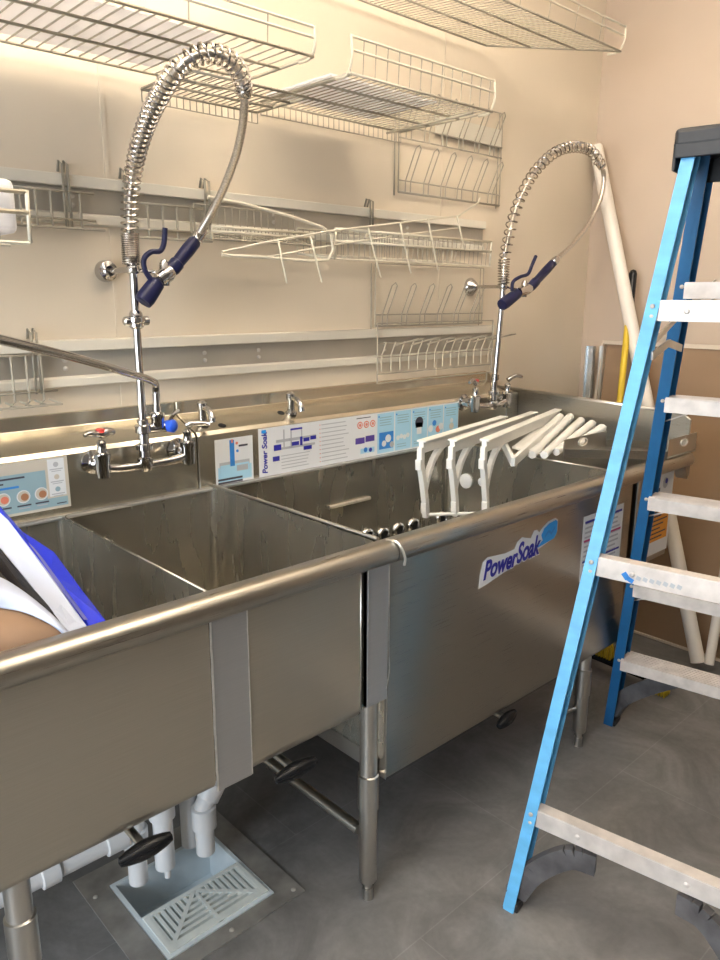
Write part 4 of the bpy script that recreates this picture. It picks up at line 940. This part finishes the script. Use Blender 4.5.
for f in (lambda p: p, mir):
    b0 = NB; top = onr(NB, TBl, .21)
    gusset(f(onr(NB, TBl, .03)+ew*.014), f(onr(NB, TBl, .10)+ew*.045), f(onr(NB, TBl, .165)+ew*.11), f(top+ew*.165-V((0, 0, .04))))
    gusset(f(onr(NR, TRl, .05)+ew*.014), f(onr(NR, TRl, .12)+ew*.045), f(onr(NR, TRl, .19)+ew*.11), f(onr(NR, TRl, .265)+ew*.20))
    MB().prism([f(NB-ed*.017+ew*.004), f(NB+ed*.017+ew*.004), f(NB+ed*.017+ew*.034), f(NB-ed*.017+ew*.034)], (0, 0, .022)).build('rubber_foot', 'cap', LD, .003)
    MB().prism([f(NR-ed*.028+ew*.004), f(NR+ed*.028+ew*.004), f(NR+ed*.028+ew*.036), f(NR-ed*.028+ew*.036)], (0, 0, .022)).build('rubber_foot', 'cap', LD, .003)
    # spreader arms
    a_ = f(onr(NB, TBl, 1.27)+ew*.03); b_ = f(onr(NR, TRl, 1.27)+ew*.03); m_ = (a_+b_)/2+f(V((0, 0, 0)))*0+V((0, 0, .02))
    MB().beam(a_, m_, .004, .018).beam(m_, b_, .004, .018).build('spreader', 'steel_d', LD)
a_ = onr(NB, TBl, 1.275)+ew*.01; 
MB().beam(a_, V((at(676, 319, x=.78))), .004, .014).beam(at(676, 319, x=.78), at(716, 282, x=.90), .004, .014).build('diagonal_brace', 'steel_d', LD)
# black cap: hollow shell with rounded corners
cl = TB-ew*.012; g = MB()
c0 = TB+ed*.055+V((0, 0, .035)); L2 = 0
def capbox(e0, e1, w0, w1, z0, z1):
    p = [TB+ed*e+ew*w_ for e, w_ in ((e0, w0), (e1, w0), (e1, w1), (e0, w1))]
    return MB().prism([V((q.x, q.y, z0)) for q in p], (0, 0, z1-z0))
capbox(-.035, .15, -.02, halft*2+.02, HT+.0, HT+.040).build('top_cap', 'cap', LD, .010, 3)
capbox(-.034, .149, -.019, -.012, HT-.045, HT+.01).build('cap_skirt', 'cap', LD, .002)
capbox(-.034, -.026, -.019, halft*2+.019, HT-.02, HT+.01).build('cap_skirt', 'cap', LD, .002)
capbox(.141, .149, -.019, halft*2+.019, HT-.05, HT+.01).build('cap_skirt', 'cap', LD, .002)

# ================================================================== RIGHT WALL THINGS
t = thing('hardboard_sheet', 'large brown hardboard sheet with pale edging leaning on the right wall', 'board', (1.83, -.8, 0))
zt_ = 1.205
mb = MB().add([(1.835, -.13, 0), (1.835, -2.0, 0), (1.965, -2.0, zt_), (1.965, -.13, zt_), (1.841, -.13, 0), (1.841, -2.0, 0), (1.971, -2.0, zt_), (1.971, -.13, zt_)], [(0, 1, 2, 3), (7, 6, 5, 4), (0, 4, 5, 1), (1, 5, 6, 2), (2, 6, 7, 3), (3, 7, 4, 0)])
mb.build('sheet', 'kraft', t)
MB().beam((1.965, -.125, zt_+.005), (1.965, -2.0, zt_+.005), .014, .016).beam((1.832, -.128, .008), (1.963, -.128, zt_), .010, .02).beam((1.832, -.13, .009), (1.832, -2.0, .009), .008, .010).build('edging', 'kraft_e', t)
def leaning(name, label, cat, a, b, r, m, group=None):
    return tag(MB().tube([a, b], r, 18).build(name, m), label, cat, group)
d0 = V((1.775, -.72, .03)); 
a = at(698, 662, z=.03); b = at(596, 147, x=1.955)
leaning('plastic_pipe', 'long white plastic pipe leaning into the wall corner', 'pipe', a, b, .027, 'pvc')
a = at(709, 664, z=.03); b = at(742, 470, x=1.90)
leaning('plastic_pipe', 'second white plastic pipe behind the ladder treads at the right edge', 'pipe', a, b, .018, 'pvc')
# channels standing in the corner
for i, (px, lab) in enumerate(((588, 'bright zinc channel standing in the wall corner, left of the pair'), (600, 'bright zinc channel standing in the wall corner, right of the pair'))):
    b = at(px+3, 346, x=1.93+.02*i); a = V((b.x-.05, b.y-.03, .0))
    g = MB(); d_ = (b-a).normalized()
    g.beam(a, b, .034 if i == 0 else .020, .004, (1, 0, 0)).beam(a+V((0, .016-.007*i, 0)), b+V((0, .016-.007*i, 0)), .004, .022, (1, 0, 0)).beam(a+V((0, -.016+.007*i, 0)), b+V((0, -.016+.007*i, 0)), .004, .022, (1, 0, 0))
    tag(g.build('metal_channel', 'galv' if i == 0 else 'steel_d'), lab, 'channel', 'metal channels in the corner')
# broom
BR = thing('deck_brush', 'yellow handled deck brush with black grip leaning behind the ladder, yellow bristles', 'brush', at(600, 655, z=.03))
top = at(633, 274, x=1.93); mid = at(629, 318, x=1.905); bot_ = at(594, 652, z=.075)
q1 = top.lerp(bot_, .12); 
MB().tube([top, q1], .0165, 12).lathe(top, (top-q1), [(0, .0165), (.012, .013), (.018, .004)], 12).build('grip', 'black', BR)
MB().tube([q1, bot_], .0125, 12).build('handle', 'yellow', BR)
h0 = at(590, 652, z=.06); h1 = at(668, 684, z=.05); dh = (h1-h0)
MB().beam(h0, h1, .055, .022).build('head', 'black', BR, .006)
pz = h0+V((0, 0, .03)); g = MB(); random.seed(3)
for i in range(9):
    for j in range(4):
        p = h0+dh.normalized()*(.004+.011*i)+V((dh.y, -dh.x, 0)).normalized()*(-.02+.013*j)+V((0, 0, .008)); g.tube([p, p+V((random.uniform(-.006, .006), random.uniform(-.006, .006), .050))], [.005, .0035], 5)
g.build('bristles', 'yellow', BR)
g = MB()
for i in range(4):
    for j in range(4):
        p = h1-dh.normalized()*(.002+.010*i)+V((dh.y, -dh.x, 0)).normalized()*(-.02+.013*j)-V((0, 0, .008)); g.tube([p, p+V((0, 0, -.040))], [.005, .0035], 5)
g.build('end_bristles', 'yellow', BR)
